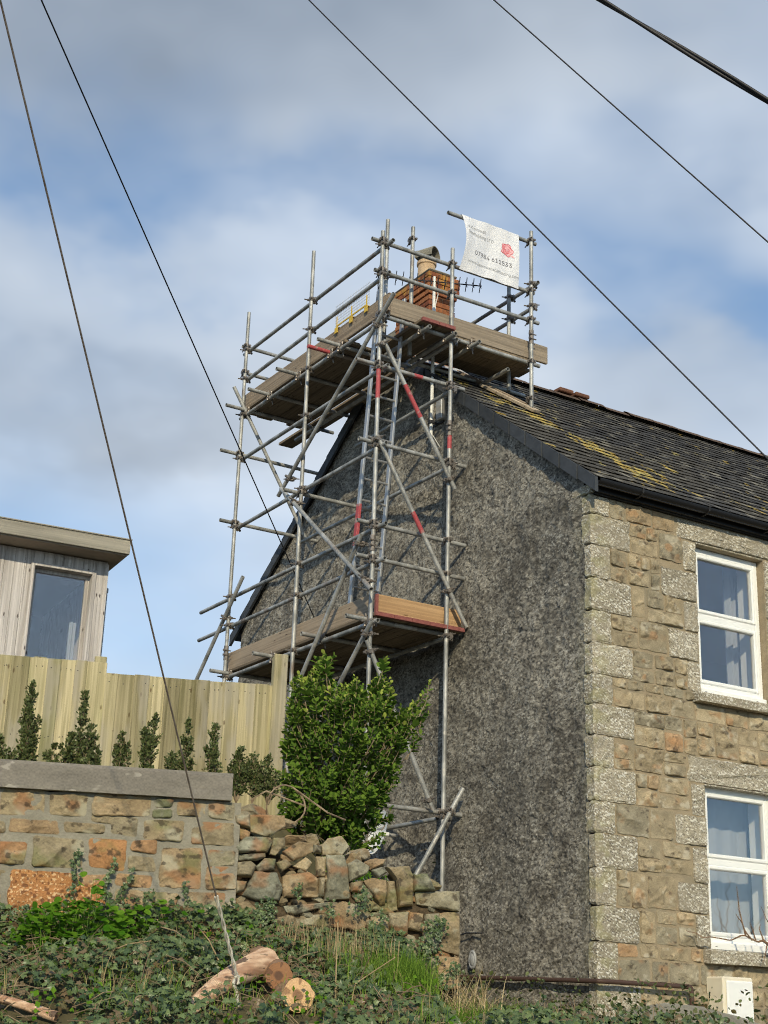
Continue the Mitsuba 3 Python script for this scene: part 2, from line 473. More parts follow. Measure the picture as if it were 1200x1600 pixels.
MATS = {
    'm_steel': pr(c_steel, .56, .5, .38), 'm_fitting': pr(c_fit, .5, .5, .5), 'm_redpaint': pr(lambda p, n, uv: mix((.40, .075, .085), (.34, .24, .23), smoothstep(.55, .75, fbm(p.x * 30, p.y * 30, p.z * 16)) * .8), .6), 'm_redwood': pr(lambda p, n, uv: mix((.17, .055, .05), (.30, .11, .10), fbm(p.x * 30, p.y * 30, p.z * 30)), .75),
    'm_fence': pr(c_fence, .85), 'm_shed': pr(c_shed, .85), 'm_fascia': pr(c_fascia, .85), 'm_board_across': pr(c_boardx, .9), 'm_board_along': pr(c_boardy, .9), 'm_deck': pr(c_deck, .95, .1), 'm_board_new': pr(c_boardo, .85),
    'm_gable': bump(c_gable, h_gable, .95, .15), 'm_granite': pr(c_granite, .9, .2), 'm_stone': pr(c_stone, .92, .15), 'm_garden': pr(c_garden, .92, .15), 'm_orange_grit': pr(c_orangegrit, .9), 'm_mortar': pr(c_mortar, .95, .1), 'm_mortar_house': pr(c_mortar2, .95, .1),
    'm_coping': pr(c_coping, .9, .2), 'm_slate': pr(c_slate, .78, .22), 'm_verge': pr(lambda p, n, uv: mix((.030, .034, .040), (.060, .066, .076), fbm(p.x * 5, p.y * 9, p.z * 9)) * (.8 + .4 * uv.y), .6, .3), 'm_brick': pr(c_brick, .92), 'm_black': pr((.012, .012, .014), .4, .4),
    'm_soil': pr(c_soil, 1.0, .1), 'm_ground': pr(c_ground, 1.0, .1), 'm_asphalt': pr(c_asphalt, .9), 'm_upvc': pr((.80, .81, .80), .35, .4), 'm_cream': pr(lambda p, n, uv: mix((.66, .60, .47), (.74, .69, .57), fbm(p.x * 8, p.y * 8, p.z * 8)), .6),
    'm_pane': {'type': 'thindielectric', 'int_ior': 2.0}, 'm_plaster': pr((.55, .54, .50), .9), 'm_curtain': {'type': 'principledthin', 'base_color': {'type': 'rgb', 'value': [.50, .53, .57]}, 'roughness': .9, 'spec_trans': 0.0, 'diff_trans': 0.8, 'eta': 1.3}, 'm_net': pr((.60, .64, .68), .9),
    'm_ivy': pr(c_ivy, .42, .45), 'm_laurel': thinleaf(c_laurel, .55, .38), 'm_box': pr(c_box, .55, .35), 'm_weed': thinleaf(c_weed, .7, .5), 'm_grass': thinleaf(c_grass, .7, .6), 'm_dry': pr(c_dry, .9),
    'm_bark': pr(c_bark, .95), 'm_peeled': pr(c_peeled, .8), 'm_cut_pale': pr(c_endgrain((.68, .45, .25), (.52, .30, .15), (.16, .08, .05)), .8), 'm_cut_dark': pr(c_endgrain((.36, .19, .10), (.25, .12, .06), (.10, .06, .045)), .85),
    'm_pot': pr(c_pot, .85), 'm_wire': pr((.025, .025, .03), .5), 'm_stay': pr(lambda p, n, uv: mix((.11, .085, .07), (.21, .175, .15), noise(p.x * 30, p.y * 30, p.z * 30)), .6, .4, .3), 'm_stay_grip': pr(lambda p, n, uv: mix((.30, .28, .23), (.72, .69, .60), noise(p.x * 20, p.y * 20, p.z * 34)), .5), 'm_banner': pr((.71, .72, .765), .55, .3), 'm_ink_grey': pr((.30, .31, .33), .6), 'm_ink_dark': pr((.10, .10, .12), .6), 'm_ink_red': pr((.62, .10, .13), .6), 'm_ink_pink': pr((.80, .42, .45), .6),
    'm_yellow': pr((.62, .42, .06), .6), 'm_lead': pr(lambda p, n, uv: mix((.28, .29, .30), (.45, .46, .47), fbm(p.x * 9, p.y * 9, p.z * 9)), .6, .4, .2), 'm_terracotta': pr(lambda p, n, uv: mix((.045, .036, .032), (.115, .075, .055), fbm(p.x * 12, p.y * 12, p.z * 12)), .9), 'm_ridge_brick': pr(lambda p, n, uv: mix((.09, .045, .032), (.20, .095, .06), fbm(p.x * 14, p.y * 14, p.z * 14)), .95), 'm_pipe': pr((.075, .045, .035), .6), 'm_white': pr((.72, .73, .72), .45), 'm_alu': pr((.46, .46, .46), .4, .5, .7), 'm_darkmetal': pr((.035, .035, .04), .5),
    'm_cap': pr(lambda p, n, uv: mix((.15, .14, .115), (.26, .245, .20), fbm(p.x * 7, p.y * 7, p.z * 7, 4)) * (.85 + .3 * noise(p.x * 90, p.y * 90, p.z * 90)), .95),
}
scene.update(MATS)

# ------------------------------------------------------------------ ground


def sideline(u, v):
    """signed distance to the edge of the raised garden: positive on the garden's side"""
    return (2.90 + 0.268 * v) - u


def terrain(u, v):
    u, v = np.asarray(u, float), np.asarray(v, float)
    top = np.interp(u, [-2, 0, 1.5, 2.6, 3.2], [2.12, 2.10, 2.10, 1.92, 1.66])
    bank = np.interp(v, [-3.5, -1.9, 0.0], [0.0, 1.50, 0.0]) * 0
    low = 1.52 + 0.05 * np.clip(v, 0, 6)
    foot = np.where(u > 2.6, np.minimum(top, np.maximum(low, 1.5)), top)
    rise = np.clip((v + 1.9) / 1.9, 0, 1)
    z = 1.50 + (foot - 1.50) * rise
    z = np.where(v < -1.9, 1.50 * sstep(-3.6, -1.9, v), z)
    right = np.where(v < -1.9, z, np.maximum(low * np.ones_like(u), 1.5))
    k = sstep(2.7, 3.3, u)
    z = z * (1 - k) + right * k
    terr = 3.04 - 0.7 * sstep(1.35, 2.6, u - 0.268 * v) - .22 * sstep(1.40, 1.55, u) * sstep(1.1, .5, v) * sstep(3.0, 2.0, u) + 0.25 * sstep(1.5, 3.0, v) * sstep(2.0, 0.5, u)
    g = sstep(0.06, 0.22, v) * sstep(0.0, 0.12, sideline(u, v))
    z = z * (1 - g) + terr * g
    return z


us = np.unique(np.concatenate([[-150, -80, -40, -20, -10, -6, -3], np.arange(-2, 7.6, 0.07), [9, 12, 20, 40, 80, 150]]))
vs = np.unique(np.concatenate([[-150, -80, -40, -20, -12, -7], np.arange(-4, 0, .07), np.arange(0, .3, .04), np.arange(.3, 9, 0.08), [10, 12, 16, 25, 50, 100, 150]]))
U, V = np.meshgrid(us, vs, indexing='ij')
Z = terrain(U, V)
Z = Z + (meshkit.fbm(np.stack([U * 3, V * 3, U * 0], -1), 4, 3) - .5) * .12 * (V > -3.2)
gv = G(U, V, Z).reshape(-1, 3)
nu, nv = len(us), len(vs)
ii, jj = np.meshgrid(np.arange(nu - 1), np.arange(nv - 1), indexing='ij')
gf = np.stack([ii * nv + jj, (ii + 1) * nv + jj, (ii + 1) * nv + jj + 1, ii * nv + jj + 1], -1).reshape(-1, 4)
put('ground', ply((gv, np.vstack([gf[:, [0, 1, 2]], gf[:, [0, 2, 3]]])), 'm_ground', True), kind='structure')
put('road', ply(box(-60, 60, -14, -4.2, -.05, .03, 0, GF), 'm_asphalt'), kind='structure')

# ------------------------------------------------------------------ stones


def stone(poly, depth, place, rough=0.012, seed=0, rings=(0.0, .3, .55, .75, .9, 1.0), nb=28, round_=0.03, planes=5, hue=.4, tone=.5):
    """a roughly dressed stone: outline 'poly' (a, b) in its wall's plane, standing 'depth' proud; place(a, b, out) -> world"""
    r = np.random.default_rng(seed)
    P = np.asarray(poly, float)
    c = P.mean(0)
    Q = np.vstack([P, P[:1]])
    seg = np.linalg.norm(np.diff(Q, axis=0), axis=1)
    L = np.concatenate([[0], np.cumsum(seg)])
    t = np.unique(np.concatenate([np.linspace(0, L[-1], nb, endpoint=False), L[:-1]]))
    b = np.stack([np.interp(t, L, Q[:, 0]), np.interp(t, L, Q[:, 1])], 1)
    b = b + (meshkit.noise(np.stack([b[:, 0] * 22 + seed, b[:, 1] * 22, b[:, 0] * 0], 1), seed) - .5)[:, None] * (b - c) * .10
    size = min(np.ptp(P[:, 0]), np.ptp(P[:, 1]))
    n = len(b)
    vs2, h = [c[None]], [np.zeros(1)]
    for k in rings[1:]:
        vs2.append(c + (b - c) * k)
        h.append(np.full(n, k))
    v2, k = np.vstack(vs2), np.concatenate(h)
    out = np.full(len(v2), depth)
    for _ in range(planes):
        g = r.normal(0, .30, 2)
        out = np.minimum(out, depth * r.uniform(.85, 1.15) + (v2 - c) @ g)
    q3 = np.column_stack([v2 * 14, np.full(len(v2), seed * 1.7)])
    out = out + (meshkit.fbm(q3, 3, seed) - .5) * 2 * rough + (meshkit.noise(q3 * 3.6, seed + 3) - .5) * .009
    edge = np.clip((1 - k) * size * .5 / max(round_, 1e-4), 0, 1)
    out = np.maximum(out, depth * .25)
    out = out * np.sqrt(np.clip(1 - (1 - edge) ** 2, 0, 1)) * 1.0 + depth * .12 * (1 - edge)
    out[k >= 1.0] = -.02
    nr = len(rings) - 1
    i = np.arange(n)
    j = (i + 1) % n
    f = [np.stack([i * 0, 1 + i, 1 + j], 1)]
    for m in range(nr - 1):
        a, e = 1 + m * n, 1 + (m + 1) * n
        f += [np.stack([a + i, e + i, e + j], 1), np.stack([a + i, e + j, a + j], 1)]
    return const_uv((place(v2[:, 0], v2[:, 1], out), np.vstack(f)), hue, tone)


def rect(x0, z0, x1, z1, r, j=.008):
    q = np.array([[x0, z0], [x1, z0], [x1, z1], [x0, z1]]) + r.uniform(-j, j, (4, 2))
    cx = .012
    o = []
    for k in range(4):
        p, a, b = q[k], q[k - 1], q[(k + 1) % 4]
        o += [p + (a - p) / np.linalg.norm(a - p) * cx, p + (b - p) / np.linalg.norm(b - p) * cx]
    return np.array(o)


# ------------------------------------------------------------------ the cottage
APEX_Y, APEX_Z, EAVE_Z = 3.85, 9.80, 6.82
DEPTH = 7.70
LONG = 9.0
SL = (APEX_Z - EAVE_Z) / (APEX_Y + .15)


def roof_z(y):
    return APEX_Z - SL * abs(y - APEX_Y)


cottage = thing('cottage', 'stone cottage with a dark roughcast gable end, slate roof and white sash style windows', 'house')


def gable_mesh():
    ys = np.arange(0.115, DEPTH + .001, .023)
    zs = np.linspace(0, 1, 380)
    Yg, Tg = np.meshgrid(ys, zs, indexing='ij')
    top = np.array([roof_z(y) - .05 for y in ys])[:, None]
    Zg = 1.2 + (top - 1.2) * Tg
    q = np.stack([Yg * 3.2, Zg * 2.7, Yg * 0], -1)
    q2 = np.stack([(Yg * .5 + Zg * .6) * 13, (Zg * .8 - Yg * .37) * 11, Yg * 0 + 5], -1)
    X = -.012 - .045 * (meshkit.fbm(q, 4, 2) - .5) - .034 * (meshkit.fbm(q2 * 1.2, 4, 8) - .5) - .016 * (meshkit.noise(q2 * 2.9 + 7, 3) - .5)
    crack = np.abs(Zg - (5.55 - .06 * Yg + .05 * np.sin(Yg * 6)))
    X = X + .012 * np.exp(-(crack / .02) ** 2)
    v = np.stack([X, Yg, Zg], -1).reshape(-1, 3)
    n, m = len(ys), len(zs)
    i, j = np.meshgrid(np.arange(n - 1), np.arange(m - 1), indexing='ij')
    f = np.stack([i * m + j, i * m + j + 1, (i + 1) * m + j + 1, (i + 1) * m + j], -1).reshape(-1, 4)
    return v, np.vstack([f[:, [0, 1, 2]], f[:, [0, 2, 3]]])


gm = gable_mesh()
put(cottage + '__gable_wall', ply((gm[0], gm[1]), 'm_gable', True), label='dark grey roughcast gable wall with pale grit showing through')

# carcass behind the faces: front, back and far end walls, with window openings left free
W1 = (1.385, 2.36, 4.87, 6.445)
W2 = (1.385, 2.36, 2.40, 3.97)
WT, YF = 0.40, 0.03
car = [box(.06, W1[0], YF, WT, 1.2, 6.70), box(W1[1], LONG, YF, WT, 1.2, 6.70), box(W1[0], W1[1], YF, WT, 1.2, W2[2]), box(W1[0], W1[1], YF, WT, W2[3], W1[2]), box(W1[0], W1[1], YF, WT, W1[3], 6.70)]
put(cottage + '__front_wall', ply(cat(car), 'm_mortar_house'))
fw = cottage + '__front_wall'
gc = trimesh.creation.extrude_polygon(__import__('shapely').geometry.Polygon([(.41, 1.2), (DEPTH, 1.2), (DEPTH, 6.75), (APEX_Y, APEX_Z - .13), (.41, 6.9 + .12)]), .25)
gcv = np.array(gc.vertices)
put(cottage + '__inner_wall', ply(cat([(np.stack([gcv[:, 2] + .03, gcv[:, 0], gcv[:, 1]], 1), np.array(gc.faces)), (np.stack([gcv[:, 2] + LONG - .3, gcv[:, 0], gcv[:, 1]], 1), np.array(gc.faces)), box(.3, LONG - .3, DEPTH - .3, DEPTH, 1.2, 6.7),
                                           box(.29, LONG - .31, .41, DEPTH - .31, 4.10, 4.25), box(.29, LONG - .31, .41, DEPTH - .31, 1.25, 1.4), box(.29, LONG - .31, .41, DEPTH - .31, 6.62, 6.68), box(.29, LONG - .31, 4.2, 4.3, 1.41, 4.09), box(.29, LONG - .31, 4.2, 4.3, 4.26, 6.61)]), 'm_plaster'))


def on_front(a, b, out):
    return np.stack([a, YF - out, b], -1)


quoin_z = [(6.49, 6.69, 0), (6.17, 6.49, 1), (5.83, 6.17, 0), (5.50, 5.83, 1), (5.18, 5.50, 0), (4.87, 5.18, 1), (4.58, 4.87, 0), (4.28, 4.58, 1), (3.98, 4.28, 0), (3.66, 3.98, 1), (3.365, 3.66, 0), (3.05, 3.365, 1), (2.715, 3.05, 0), (2.40, 2.715, 1), (2.06, 2.40, 0), (1.70, 2.06, 1)]
blocked = []


def quoin(z0, z1, w, seed):
    """a corner block: shows one face on the front and a narrow one on the gable side"""
    r = np.random.default_rng(seed)
    d = .115 + r.uniform(-.02, .03)
    m = trimesh.creation.box((1, 1, 1))
    m = m.subdivide().subdivide().subdivide().subdivide()
    v = np.array(m.vertices)
    s = np.array([w - .008, d, z1 - z0 - .009])
    lo = np.array([-.022, .012, z0 + .0045])
    q = v * 2
    e = np.sort(np.abs(q), 1)
    inset = np.clip((e[:, 1] - .93) / .07, 0, 1)
    p = lo + (v + .5) * s
    out = np.sign(q) * (np.abs(q) > .98)
    amp = (meshkit.fbm(p * 17 + seed, 4, seed) - .5) * .034
    p = p + out * amp[:, None] - np.sign(q) * inset[:, None] * .007
    return const_uv((p, np.array(m.faces)), .1, r.uniform())


for k, (z0, z1, big) in enumerate(quoin_z):
    w = .49 if big else .225
    put(fw + '__quoin', ply(quoin(z0, z1, w + .03, 100 + k), 'm_granite'))
    blocked.append((-.1, z0, w, z1))


def granite(x0, z0, x1, z1, seed, depth=.022, rough=.013):
    r = np.random.default_rng(seed)
    return stone(rect(x0 + .006, z0 + .006, x1 - .006, z1 - .006, r, .004), depth, on_front, rough, seed, rings=tuple(np.linspace(0, .85, 8)) + (.92, .97, 1.0), nb=56, round_=.012, planes=1, hue=.1, tone=r.uniform())


sur = [(.89, 5.80, 1.383, 6.12), (1.20, 6.12, 1.383, 6.455), (1.19, 5.48, 1.383, 5.80), (.965, 5.18, 1.383, 5.48), (1.21, 4.87, 1.383, 5.18),
       (1.20, 3.64, 1.383, 3.955), (.975, 3.35, 1.383, 3.64), (1.19, 3.0, 1.383, 3.35), (.975, 2.715, 1.383, 3.0), (1.195, 2.40, 1.383, 2.715)]
sur += [(W1[1] + .002 + (0 if 1 else 0), z0, W1[1] + (.45 if (k % 2) else .2), z1) for k, (z0, z1) in enumerate([(6.12, 6.455), (5.80, 6.12), (5.48, 5.80), (5.18, 5.48), (4.87, 5.18), (3.64, 3.955), (3.35, 3.64), (3.0, 3.35), (2.715, 3.0), (2.40, 2.715)])]
for k, s in enumerate(sur):
    put(fw + '__jamb_stone', ply(granite(*s, 200 + k), 'm_granite'))
    blocked.append(s)
for k, s in enumerate([(1.11, 6.46, 2.66, 6.675), (1.155, 3.96, 2.62, 4.226)]):
    put(fw + '__lintel', ply(granite(*s, 230 + k, .024), 'm_granite'))
    blocked.append(s)
    m = trimesh.creation.box((W1[1] - W1[0], .10, .012))
    put(fw + '__lintel_edge', ply(const_uv((np.array(m.vertices) + [(W1[0] + W1[1]) / 2, YF + .045, s[1] - .004], np.array(m.faces)), .1, .6), 'm_granite'))
for k, (x0, z0, x1, z1) in enumerate([(1.275, 4.765, 2.47, 4.868), (1.285, 2.268, 2.46, 2.398)]):
    m = trimesh.creation.box((1, 1, 1)).subdivide().subdivide().subdivide()
    v = np.array(m.vertices)
    p = np.array([x0, -.075, z0]) + (v + .5) * np.array([x1 - x0, .30, z1 - z0])
    p[:, 2] += (p[:, 1] > .05) * (v[:, 2] > 0) * -.002 - .018 * (v[:, 2] > 0) * (v[:, 1] < -.4)
    p += (meshkit.fbm(p * 25, 2, k) - .5)[:, None] * .006
    put(fw + '__window_sill', ply(const_uv((p, np.array(m.faces)), .1, .35), 'm_granite'))
    blocked.append((x0, z0, x1, z1))
blocked += [(W1[0], W1[2], W1[1], W1[3]), (W2[0], W2[2], W2[1], W2[3])]

# squared rubble between: courses of uneven height, split at random, kept clear of the dressed stones
r = np.random.default_rng(41)


def free_spans(z0, z1, xa, xb):
    spans = [(xa, xb)]
    for bx0, bz0, bx1, bz1 in blocked:
        if bz1 > z0 + .05 and bz0 < z1 - .05:
            nxt = []
            for a, b in spans:
                if bx1 <= a or bx0 >= b:
                    nxt.append((a, b))
                else:
                    if bx0 - a > .05:
                        nxt.append((a, bx0))
                    if b - bx1 > .05:
                        nxt.append((bx1, b))
            spans = nxt
    return spans


levels = sorted({z for q in quoin_z for z in q[:2]} | {4.226, 4.765, 2.268})
levels = [levels[0]] + [b for a, b in zip(levels, levels[1:]) if b - a > .06]
rubble = []
for z0, z1 in zip(levels, levels[1:]):
    h = z1 - z0
    for a, b in free_spans(z0, z1, .2, 3.5):
        x = a
        while x < b - .03:
            w = min(r.uniform(.17, .44), b - x)
            if b - x - w < .10:
                w = b - x
            if h > .23 and r.uniform() < .72:
                s = r.uniform(.38, .62)
                if w > .26 and r.uniform() < .4:
                    c = r.uniform(.4, .6)
                    rubble += [(x, z0, x + w, z0 + h * s), (x, z0 + h * s, x + w * c, z1), (x + w * c, z0 + h * s, x + w, z1)]
                else:
                    rubble += [(x, z0, x + w, z0 + h * s), (x, z0 + h * s, x + w, z1)]
            else:
                rubble.append((x, z0, x + w, z1))
            x += w
for k, (x0, z0, x1, z1) in enumerate(rubble):
    hue, tone = float(np.clip(r.normal(.33, .13), 0, .60) if r.uniform() < .97 else r.uniform(.66, .82)), float(np.clip(r.normal(.62, .15), 0, 1))
    nr = 8
    put(fw + '__stone', ply(stone(rect(x0 + .008, z0 + .007, x1 - .008, z1 - .007, r, .010), r.uniform(.014, .044), on_front, .024, 300 + k, rings=tuple(np.linspace(0, .84, nr)) + (.94, 1.0), nb=40, round_=.014, planes=4, hue=hue, tone=tone), 'm_stone'))

# the cement block that closes the eaves at the corner
put(cottage + '__kneeler', ply(const_uv(box(-.024, .05, -.0, .30, 6.70, 6.80, .012), .1, .2), 'm_granite'))

# windows


def window(W, kind):
    x0, x1, z0, z1 = W
    y = YF + .085
    win = numbered(cottage + '__window')
    labels[win] = {'label': 'white two pane window of the ' + kind}

    def bar(a, b, c, d, ya, yb, ch=.006):
        return box(a, b, ya, yb, c, d, ch)
    fr = [bar(x0 + .004, x0 + .064, z0 + .07, z1 - .004, y, y + .07), bar(x1 - .064, x1 - .004, z0 + .07, z1 - .004, y, y + .07), bar(x0 + .064, x1 - .064, z1 - .074, z1 - .004, y + .001, y + .07), bar(x0 + .064, x1 - .064, z0 + .07, z0 + .13, y + .001, y + .07)]
    zm = z0 + .53 * (z1 - z0)
    fr.append(bar(x0 + .064, x1 - .064, zm - .034, zm + .034, y + .001, y + .07))
    scene[win + '__frame'] = ply(cat(fr), 'm_upvc')
    for n, (a, b) in enumerate(((zm + .034, z1 - .074), (z0 + .13, zm - .034))):
        xa, xb = x0 + .064, x1 - .064
        t = .042
        s = [bar(xa, xa + t, a, b, y - .012, y + .05, .01), bar(xb - t, xb, a, b, y - .012, y + .05, .01), bar(xa + t - .01, xb - t + .01, b - t, b, y - .011, y + .05, .01), bar(xa + t - .01, xb - t + .01, a, a + t, y - .011, y + .05, .01)]
        k = numbered(win + '__sash')
        scene[k] = ply(cat(s), 'm_upvc')
        scene[numbered(win + '__pane')] = ply((np.array([[xa + t - .01, y + .025, a + t - .01], [xb - t + .01, y + .025, a + t - .01], [xb - t + .01, y + .025, b - t + .01], [xa + t - .01, y + .025, b - t + .01]]), np.array([[0, 1, 2], [0, 2, 3]])), 'm_pane')
    scene[win + '__lining'] = ply(cat([box(x0 + .002, x0 + .008, y + .072, .41, z0 + .07, z1 - .004), box(x1 - .008, x1 - .002, y + .072, .41, z0 + .07, z1 - .004)]), 'm_white')
    scene[win + '__cill'] = ply(cat([box(x0 + .006, x1 - .006, y - .05, y + .07, z0 + .003, z0 + .069, .006)]), 'm_upvc')
    ds = [box(x0 + f * (x1 - x0), x0 + f * (x1 - x0) + .022, y - .0525, y - .0475, z0 + .03, z0 + .036) for f in (.1, .84)]
    scene[win + '__drain_slot'] = ply(cat(ds), 'm_darkmetal')


window(W1, 'upper floor, above')
window(W2, 'ground floor, below')
# what shows behind the panes


def curtain(x0, x1, y, z0, z1, folds, amp):
    xs = np.linspace(x0, x1, folds * 10)
    ys = y + amp * np.sin(np.linspace(0, folds * 2 * np.pi, len(xs))) + amp * .4 * np.sin(np.linspace(0, folds * 4.7, len(xs)))
    v = np.concatenate([np.stack([xs, ys, xs * 0 + z], 1) for z in (z0, z1)])
    n = len(xs)
    i = np.arange(n - 1)
    return v, np.vstack([np.stack([i, i + 1, n + i + 1], 1), np.stack([i, n + i + 1, n + i], 1)])


put('net_curtain', ply(curtain(1.80, 2.45, .52, 2.42, 4.05, 3, .012), 'm_curtain', True), label='white net curtain hanging behind the ground floor window', category='curtain')
put('side_curtain', ply(curtain(2.24, 2.50, .50, 4.6, 6.6, 3, .025), 'm_curtain', True), label='pale curtain drawn to the right side of the upper window', category='curtain')
lampk = thing('ceiling_lamp', 'white glass pendant lampshade seen through the upper window', 'lamp')
prof = np.array([[.03, .30], [.07, .29], [.12, .22], [.135, .10], [.13, .02], [.10, -.02], [.05, -.08], [.012, -.12], [.0, -.125]])
shade = trimesh.creation.revolve(prof, sections=20)
put(lampk + '__shade', ply((np.array(shade.vertices) + [2.20, 1.0, 5.93], np.array(shade.faces)), 'm_net', True))
put(lampk + '__flex', ply(rod((2.20, 1.0, 6.2), (2.20, 1.0, 6.62), .006, 6), 'm_white'))
mk = thing('oval_mirror', 'oval white framed mirror standing at the lower left of the upper window', 'mirror')
t = np.linspace(0, 2 * np.pi, 33)
put(mk + '__frame', ply(curve(np.stack([1.50 + .13 * np.cos(t), t * 0 + .52, 5.03 + .17 * np.sin(t)], 1), .013, 6), 'm_white'))
dsk = np.vstack([np.stack([1.50 + .12 * np.cos(t[:-1]), t[:-1] * 0 + .525, 5.03 + .16 * np.sin(t[:-1])], 1), [[1.50, .525, 5.03]]])
put(mk + '__glass', ply((dsk, np.array([[k, (k + 1) % 32, 32] for k in range(32)])), 'm_lead'))
ov = trimesh.creation.icosphere(2, 1.0)
put('white_vase', ply((np.array(ov.vertices) * [.06, .05, .12] + [2.27, .44, 2.55], np.array(ov.faces)), 'm_white', True), label='white oval vase on the sill inside the ground floor window', category='vase')

# roof
roof = cottage + '__roof'
NX = LONG + .1
deck = []
for sgn in (1, -1):
    ye = -.15 if sgn > 0 else 2 * APEX_Y + .15
    v = np.array([[-.06, ye, EAVE_Z - .05], [NX, ye, EAVE_Z - .05], [NX, APEX_Y, APEX_Z - .05], [-.06, APEX_Y, APEX_Z - .05], [-.06, ye, EAVE_Z - .09], [NX, ye, EAVE_Z - .09], [NX, APEX_Y, APEX_Z - .09], [-.06, APEX_Y, APEX_Z - .09]])
    deck.append((v, np.array([[0, 1, 2, 3], [4, 5, 6, 7], [0, 1, 5, 4], [0, 3, 7, 4], [1, 2, 6, 5]])))
scene[roof] = ply(cat(deck), 'm_black')
slr = math.hypot(APEX_Y + .15, APEX_Z - EAVE_Z)
ey, ez = (APEX_Y + .15) / slr, (APEX_Z - EAVE_Z) / slr


def slates(sgn, seed):
    r = np.random.default_rng(seed)
    gauge, width = .192, .262
    n = int(slr / gauge)
    ms = []
    for c in range(n + 1):
        s0 = c * gauge - .02
        ln = min(.40, slr - s0 + .04)
        off = (c % 2) * .5 * width
        nx = int(NX / width) + 2
        for k in range(nx):
            xa = -.09 + k * width - off + r.uniform(-.004, .004)
            xb = xa + width - .006
            xa, xb = max(xa, -.085), min(xb, NX + .04)
            if xb - xa < .03:
                continue
            l0, l1 = s0 + r.normal(0, .006), s0 + ln
            a, bt = .0055 + r.uniform(0, .003), .001
            th = .0032
            tw = r.normal(0, .003)
            q = []
            for (x, l, h) in ((xa, l0, a + tw), (xb, l0, a - tw), (xb, l1, bt - .02), (xa, l1, bt - .02)):
                for dd in (0, -th):
                    y, z = -.15 + ey * l - ez * (h + dd), EAVE_Z + ez * l + ey * (h + dd)
                    q.append((x, y if sgn > 0 else 2 * APEX_Y - y, z))
            f = np.array([[0, 2, 4, 6], [1, 7, 5, 3], [0, 1, 3, 2], [2, 3, 5, 4], [6, 7, 1, 0]])
            ms.append(const_uv((np.array(q), np.vstack([f[:, [0, 1, 2]], f[:, [0, 2, 3]]])), .5, float(np.clip(r.normal(.45, .19), 0, 1))))
    return cat(ms)


put(roof + '__slates', ply(slates(1, 1), 'm_slate'), kind='stuff')
put(roof + '__rear_slates', ply(slates(-1, 2), 'm_slate'), kind='stuff')
# slate-hung verges along both slopes of the gable
for sgn in (1, -1):
    nv_ = 14
    Ls = np.linspace(-.03, slr - .02, nv_ + 1)
    for k in range(nv_):
        r0 = np.random.default_rng(900 + k + sgn)
        l0, l1 = Ls[k] + .009, Ls[k + 1]
        o = r0.uniform(-.006, .006)
        q = []
        for l, d in ((l0, -.035), (l1, -.03), (l1, -.185 + o), (l0, -.19 + o)):
            for x in (-.095 - .012 * (l == l0), -.068):
                y, z = -.15 + ey * l - ez * d * .0, EAVE_Z + ez * l + d * 1.0 + .025
                q.append((x, y if sgn > 0 else 2 * APEX_Y - y, z))
        f = np.array([[0, 2, 4, 6], [1, 7, 5, 3], [0, 1, 3, 2], [2, 3, 5, 4], [4, 5, 7, 6], [6, 7, 1, 0]])
        put(roof + '__verge_slate', ply(const_uv((np.array(q), np.vstack([f[:, [0, 1, 2]], f[:, [0, 2, 3]]])), .5, r0.uniform()), 'm_verge'))
x = .75
while x < NX:
    ln = .44
    s = np.linspace(-1, 1, 7)
    ring = np.stack([s * .13, -.10 * np.abs(s) ** 1.3 + .055], 1)
    ro = rng.uniform(-.012, .012)
    v = [(xx, APEX_Y + a * k2, APEX_Z + b * k2 + .01 + ro) for xx, k2 in ((x, 1.08), (x + .05, 1.08), (x + .051, 1.0), (x + ln, 1.0)) for a, b in ring]
    f = [[i * 7 + j, (i + 1) * 7 + j, (i + 1) * 7 + j + 1, i * 7 + j + 1] for i in range(3) for j in range(6)]
    put(roof + '__ridge_tile', ply((np.array(v), np.array([[a, b, c] for a, b, c, d in f] + [[a, c, d] for a, b, c, d in f])), 'm_terracotta'))
    x += ln
for x0 in (2.62, 2.90):
    put(roof + '__ridge_brick', ply(box(x0, x0 + .24, APEX_Y - .09, APEX_Y + .09, APEX_Z + .05, APEX_Z + .105, .01), 'm_ridge_brick'), label='loose red brick bedded on the ridge')

# eaves: fascia, gutter, brackets
scene[roof + '__fascia'] = ply(box(.02, NX, -.06, -.02, 6.70, 6.80, 0), 'm_black')
t = np.linspace(0, np.pi, 9)
gy, gz, gr = -.13, 6.79, .058
pr_o = np.stack([gy + gr * np.cos(t), gz - gr * np.sin(t)], 1)
pr_i = np.stack([gy + (gr - .006) * np.cos(t[::-1]), gz - (gr - .006) * np.sin(t[::-1])], 1)
pp = np.vstack([pr_o, pr_i])
n = len(pp)
v = np.vstack([np.column_stack([np.full(n, x), pp]) for x in (-.05, NX)])
f = [[k, (k + 1) % n, n + (k + 1) % n, n + k] for k in range(n)]
scene[roof + '__gutter'] = ply((v, np.array([[a, b, c] for a, b, c, d in f] + [[a, c, d] for a, b, c, d in f])), 'm_black', 40)
for x in (.5, 1.4, 2.3, 3.2, 4.1):
    put(roof + '__gutter_bracket', ply(curve([(x, -.065, 6.78), (x, -.075, 6.72), (x, -.13, 6.722), (x, -.19, 6.75), (x, -.193, 6.795)], .009, 6), 'm_black'))
scene[roof + '__soffit'] = ply(box(.02, NX, -.02, .06, 6.690, 6.70), 'm_black')

